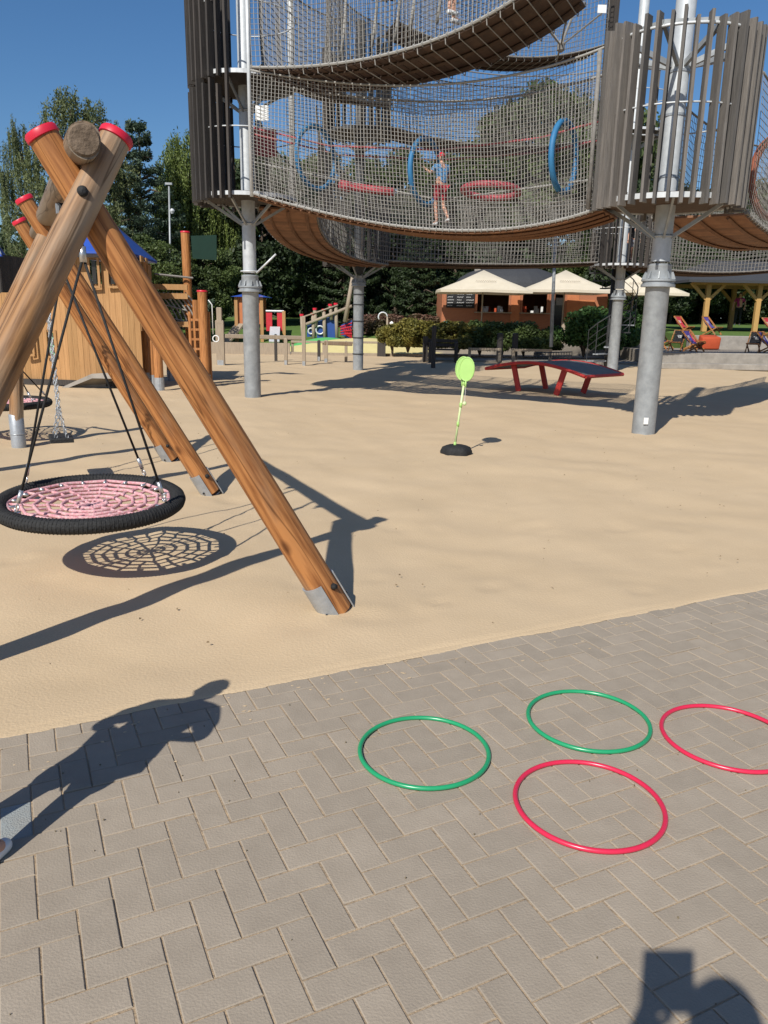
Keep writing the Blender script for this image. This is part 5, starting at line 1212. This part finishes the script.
# posts and rope bridge
PG = 'orange round posts of the rope walkway'
for x, yb, yt, Y, r_, cap_, lab in ((145, 372, 262, 18.6, .13, 0, 'thick post carrying the right corner of the castle tower'), (151, 376, 300, 17.9, .075, 0, 'thin post with steel foot below the castle tower'), (157, 383, 318, 17.2, .10, 0, 'short post nearest below the castle tower'), (169, 372, 330, 19.5, .09, 0, 'low post below the rope walkway'),
        (190, 366, 232, 19.6, .105, 1, 'tallest post with red cap and green flag at the rope walkway'), (197, 372, 300, 18.6, .075, 0, 'post between the two red capped posts of the rope walkway'), (204, 376, 291, 18.2, .11, 1, 'lower red capped post at the right end of the rope walkway')):
    p = Vector((at(x, 340, Y).x, Y, 0)); q = at(x-1, yt, Y); tt = thing('round_post', lab, 'post', p, PG); logobj('log', p-Vector((0, 0, .1)), Vector((p.x+(.0), Y, q.z)), r_, 'log', tt, seed=x)
    if cap_: capred(p, Vector((p.x, Y, q.z)), tt, r_)
    b = MB(); b.lathe(p, [(r_*1.08, -.05), (r_*1.08, .28)], 14); build('steel_foot', b, 'zinc', tt)
t = thing('rope_walkway', 'rope walkway with curved rope rungs between the castle and the red capped posts', 'rope bridge', (at(172, 330, 19.3).x, 19.3, 0)); b = MB()
xa, xb = at(155, 300, 19.3).x, at(189, 300, 19.3).x
for y_ in (287, 296): build('rail', MB().beam((xa, 19.2, hz(172, y_, 19.2)), (xb, 19.2, hz(172, y_, 19.2)), .04, .13), 'plank', t)
b.beam((xb-.75, 19.25, hz(180, 324, 19.2)), (xb+.1, 19.25, hz(180, 324, 19.2)), .9, .12)
build('landing', b, 'plank', t); b = MB()
for k in range(7):
    x_ = xa+(xb-xa)*(.12+k*.13); b.tube([Vector((x_+.42*math.sin(u*1.7), 19.3+.1*u, hz(170, 292, 19.2)-u*.85+.0)) for u in [i/8 for i in range(9)]], .018, 5)
for z_ in (.28, .55): b.tube([(xa+(xb-xa)*(.2+.1*i), 19.3, hz(170, 292, 19.2)-z_-.02*i) for i in range(8)], .016, 5)
build('rope_rung', b, 'net', t)
b = MB(); b.tube([(xa, 19.4, hz(155, 274, 19.4)), (xb+.1, 19.4, hz(190, 278, 19.4))], .025, 5); build('hand_rope', b, 'netdark', t)
b = MB(); pf = at(190, 245, 19.7); b.prism([(0, 0), (.62, .03), (.60, -.55), (.02, -.52)], .03, Matrix.Translation((pf.x+.06, 19.6, hz(196, 236, 19.6))) @ Matrix.Rotation(R(90), 4, 'X')); o = build('flag', b, 'flag'); tag(o, 'dark green flag panel on the tallest red capped post', 'flag')
b = MB(); q = at(204, 300, 18.1); b.tube([q+Vector((.12, -.1, 0)), q+Vector((.2, -.1, -.1)), q+Vector((.2, -.1, -.75))], .012, 5); b.ring(q+Vector((.26, -.1, -.85)), .07, .014, axis=(0, 1, 0), n=18, m=6); o = build('hanging_ring', b, 'white', None, True); tag(o, 'small white ring on a rope at the lower red capped post', 'ring')
b = MB()
for s_ in (-.22, .22): b.beam((at(200, 340, 18.3).x+s_, 18.3, 0), (at(200, 340, 18.3).x+s_, 18.3, 1.7), .06, .06)
for k in range(7): b.beam((at(200, 340, 18.3).x-.22, 18.3, .2+k*.22), (at(200, 340, 18.3).x+.22, 18.3, .2+k*.22), .05, .05)
o = build('ladder', b, 'log'); tag(o, 'small ladder leaning between the red capped posts', 'ladder')
# balance course
BG = 'pale wooden balance beams and posts'
for lab, x, yb, yt, w_, Y0 in (('tall pale post with stacked top at the left end of the balance beams', 221, 366, 320, .34, 0), ('pale post pair under the balance beam, right of the left column', 286, 366, 338, .14, 0), ('pale post nearer the camera at the beam corner', 304, 367, 316, .15, 0), ('short dark post beside the balance beam', 276, 362, 334, .12, 0), ('pale balance post below the ship mast', 326, 364, 340, .17, 0), ('dark hanging post below the ship', 319, 362, 340, .14, 0), ('brown post at the right end of the balance beam', 346, 363, 341, .13, 0)):
    p = g(x, yb-1); q = at(x, yt, p.y); b = MB(); b.bbox((p.x, p.y, q.z/2-.05), (w_*.78, .13, q.z+.1), 0, .5, .03)
    if x == 221: b.bbox((p.x, p.y, q.z+.15), (.16, .14, .5), 0, .5, .02)
    t = build('balance_post', b, 'greywood' if 'dark' not in lab else 'timberdark'); tag(t, lab, 'post', BG)
    if w_ > .13: b = MB(); b.box((p.x, p.y, .06), (w_*.6, .15, .2)); build('steel_foot', b, 'zinc', t)
for lab, xa, ya, xb, yb, m in (('pale balance beam running right from the stacked post', 226, 336, 305, 338, 'greywood'), ('brown balance beam between the ship posts and banded column', 324, 343, 352, 344, 'beam')):
    p, q = g(xa, 363), g(xb, 363); p.z = at(xa, ya, p.y).z; q.z = at(xb, yb, q.y).z; b = MB(); b.beam(p, q, .14, .14); o = build('balance_beam', b, m, None, bevel=.02); tag(o, lab, 'beam', BG)
b = MB(); p = g(382, 352); b.bbox((p.x, 33.1, .2), (.35, .3, .75)); o = build('kerb_block', b, 'timberdark'); tag(o, 'dark square block in the pale kerb right of the banded column', 'block')
# playhouse with slide
hy = 40.; hb = at(250, 343, hy).z
t = thing('slide_house', 'small orange playhouse on posts with blue roof and red panelled slide deck', 'playhouse', (kx(258, hy), hy, hb))
b = MB(); boards(b, (kx(236, hy), hy), (kx(262, hy), hy), hz(250, 324, hy), hz(250, 297, hy), .2); boards(b, (kx(236, hy), hy+1.4), (kx(262, hy), hy+1.4), hz(250, 324, hy), hz(250, 297, hy), .2); build('wall', b, 'kioskorange', t)
for x in (236.5, 262, 284): b = MB(); b.beam((kx(x, hy), hy-.06, hb-.2), (kx(x, hy), hy-.06, hz(x, 296 if x < 270 else 311, hy)), .16, .16); build('post', b, 'plank', t)
pyrb = MB(); V = [(kx(232, hy), hy-.3, hz(250, 297, hy)), (kx(268, hy), hy-.3, hz(250, 297, hy)), (kx(268, hy), hy+1.7, hz(250, 297, hy)), (kx(232, hy), hy+1.7, hz(250, 297, hy)), (kx(250, hy), hy+.7, hz(250, 292, hy))]
pyrb.add(V, [(0, 1, 4), (1, 2, 4), (2, 3, 4), (3, 0, 4), (3, 2, 1, 0)]); build('roof', pyrb, 'blueroof', t)
for x0_, x1_ in ((266, 272), (277, 283)): b = MB(); b.box(((kx(x0_, hy)+kx(x1_, hy))/2, hy, (hz(270, 331, hy)+hz(270, 312, hy))/2), (kx(x1_, hy)-kx(x0_, hy), .06, hz(270, 312, hy)-hz(270, 331, hy))); build('red_panel', b, 'redpanel', t)
b = MB(); b.beam((kx(275, hy), hy-.1, hz(275, 327, hy)), (kx(279, hy), hy-1.9, hb+.15), .5, .05, up=(0, 0, 1)); build('slide', b, 'steellt', t)
b = MB(); b.beam((kx(227, hy), hy-.8, hb), (kx(240, hy), hy-.1, hz(240, 324, hy)), .7, .08); build('ramp', b, 'greywood', t)
b = MB(); b.tube([(kx(266, hy), hy-.05, hz(270, 311, hy)), (kx(284, hy), hy-.05, hz(270, 311, hy))], .05, 6); build('rail', b, 'steellt', t)
# ship
sy = 40.; sb_ = at(325, 340, sy).z-.15
t = thing('play_ship', 'play ship with blue hull panels, red capped posts and a tall leaning mast', 'play ship', (kx(328, sy), sy, sb_))
def hull(xa, xb, ya0, yb0, ya1, yb1, m='bluepanel', nm='hull_panel', dy=0.):
    b = MB(); P4 = [at(xa, ya0, sy+dy), at(xb, yb0, sy+dy), at(xb, yb1, sy+dy), at(xa, ya1, sy+dy)]; P4 = [Vector((p.x, sy+dy, p.z)) for p in P4]
    b.add(P4+[p+Vector((0, .06, 0)) for p in P4], [(0, 1, 2, 3), (7, 6, 5, 4), (0, 4, 5, 1), (1, 5, 6, 2), (2, 6, 7, 3), (3, 7, 4, 0)]); return build(nm, b, m, t)
hull(307, 316, 323, 320, 337, 336); hull(317, 324, 320, 317, 338, 338); hull(325, 337, 317, 312, 338, 338)
hull(341, 352, 325, 320, 335, 340)
b = MB()
for k in range(5): b.tube([at(341+k*2.3, 326, sy-.1), at(346+k*1.4, 335+k*.8, sy-.1)], .03, 4); 
for k in range(4): b.tube([at(340, 327+k*2.5, sy-.12), at(352, 323+k*3.6, sy-.12)], .03, 4)
build('climbing_net', b, 'redpanel', t)
for x, yt, yb in ((303, 316, 343), (314, 315, 339), (325, 311, 339), (316, 310, 325), (331.5, 306, 318), (337, 305, 339)):
    p = at(x-1.2, yt, sy-.1); q = at(x, yb, sy-.1); b = MB(); b.tube([(q.x, sy-.1, q.z-.1), (p.x, sy-.1, p.z)], .09, 8); ps = build('post', b, 'greywood', t, True)
    b = MB(); b.tube([(p.x, sy-.1, p.z), (p.x, sy-.1, p.z+.1)], .11, 8); build('red_cap', b, 'redcap', ps)
b = MB(); b.tube([at(302, 326, sy-.2), at(352, 306, sy-.2)], .08, 8); b.tube([at(345, 322, sy-.2), at(353, 275, sy-.2)], [.12, .09], 8); b.tube([at(303, 317, sy-.2), at(338, 305, sy-.2)], .04, 6); build('mast', b, 'greywood', t, True)
b = MB(); b.ring(at(320, 330, sy-.08), .2, .04, axis=(0, 1, 0), n=16, m=6); b.ring(at(311, 331, sy-.08), .14, .04, axis=(0, 1, 0), n=16, m=6); build('porthole', b, 'steellt', t)
# far left fence behind the castle
b = MB(); boards(b, (-26, 28), (kx(70, 28), 28), 0, 1.6, .2); o = build('board_fence', b, 'greywood'); tag(o, 'board fence far behind the castle at the left', 'fence')
scene.render.film_transparent = False

# few dry leaves and bits lying on the sand
b = MB(); rj = random.Random(77)
for _ in range(260):
    p = fr(rj.uniform(-2.5, 9), rj.uniform(.1, 11), .012); a = rj.uniform(0, 6.28); r_ = rj.uniform(.004, .013); dx, dy = math.cos(a)*r_, math.sin(a)*r_
    b.add([p+Vector((dx, dy, .004)), p+Vector((-dy*.5, dx*.5, .010)), p+Vector((-dx, -dy, .003)), p+Vector((dy*.5, -dx*.5, .002))], [(0, 1, 2, 3)])
o = build('leaf_litter', b, mat('litter', (.14, .09, .045), (.22, .16, .09), 10, .9)); o['kind'] = 'stuff'; tag(o, 'tiny dry leaves and bark bits scattered over the sand', 'litter')
q = at(585, 340, 37.2); person('person in a pale blue shirt beside the kiosk, half hidden by the green bush', Vector((q.x, 37.2, kz)), 1.72, R(200), (((-.3, 0, 1.2), (-.3, .12, .98)), ((.3, 0, 1.2), (.25, .25, 1.15))), ST, 'shirtb', 'clothdk', lower='trousers')
q = at(735, 340, 40.5); person('person in a magenta top standing in the shade under the pavilion roof', Vector((q.x, 40.5, pz+.02)), 1.6, R(150), (((-.3, 0, 1.2), (-.3, .12, .98)), ((.3, 0, 1.2), (.3, .1, .98))), ST, mat('cloth_magenta', (.35, .03, .16), (.3, .025, .13), 12, .9), 'clothdk', lower='trousers')
q = at(646, 421, CR.y-.19); build('tag_plate', MB().box(q, (.07, .01, .10)), 'white', tR)
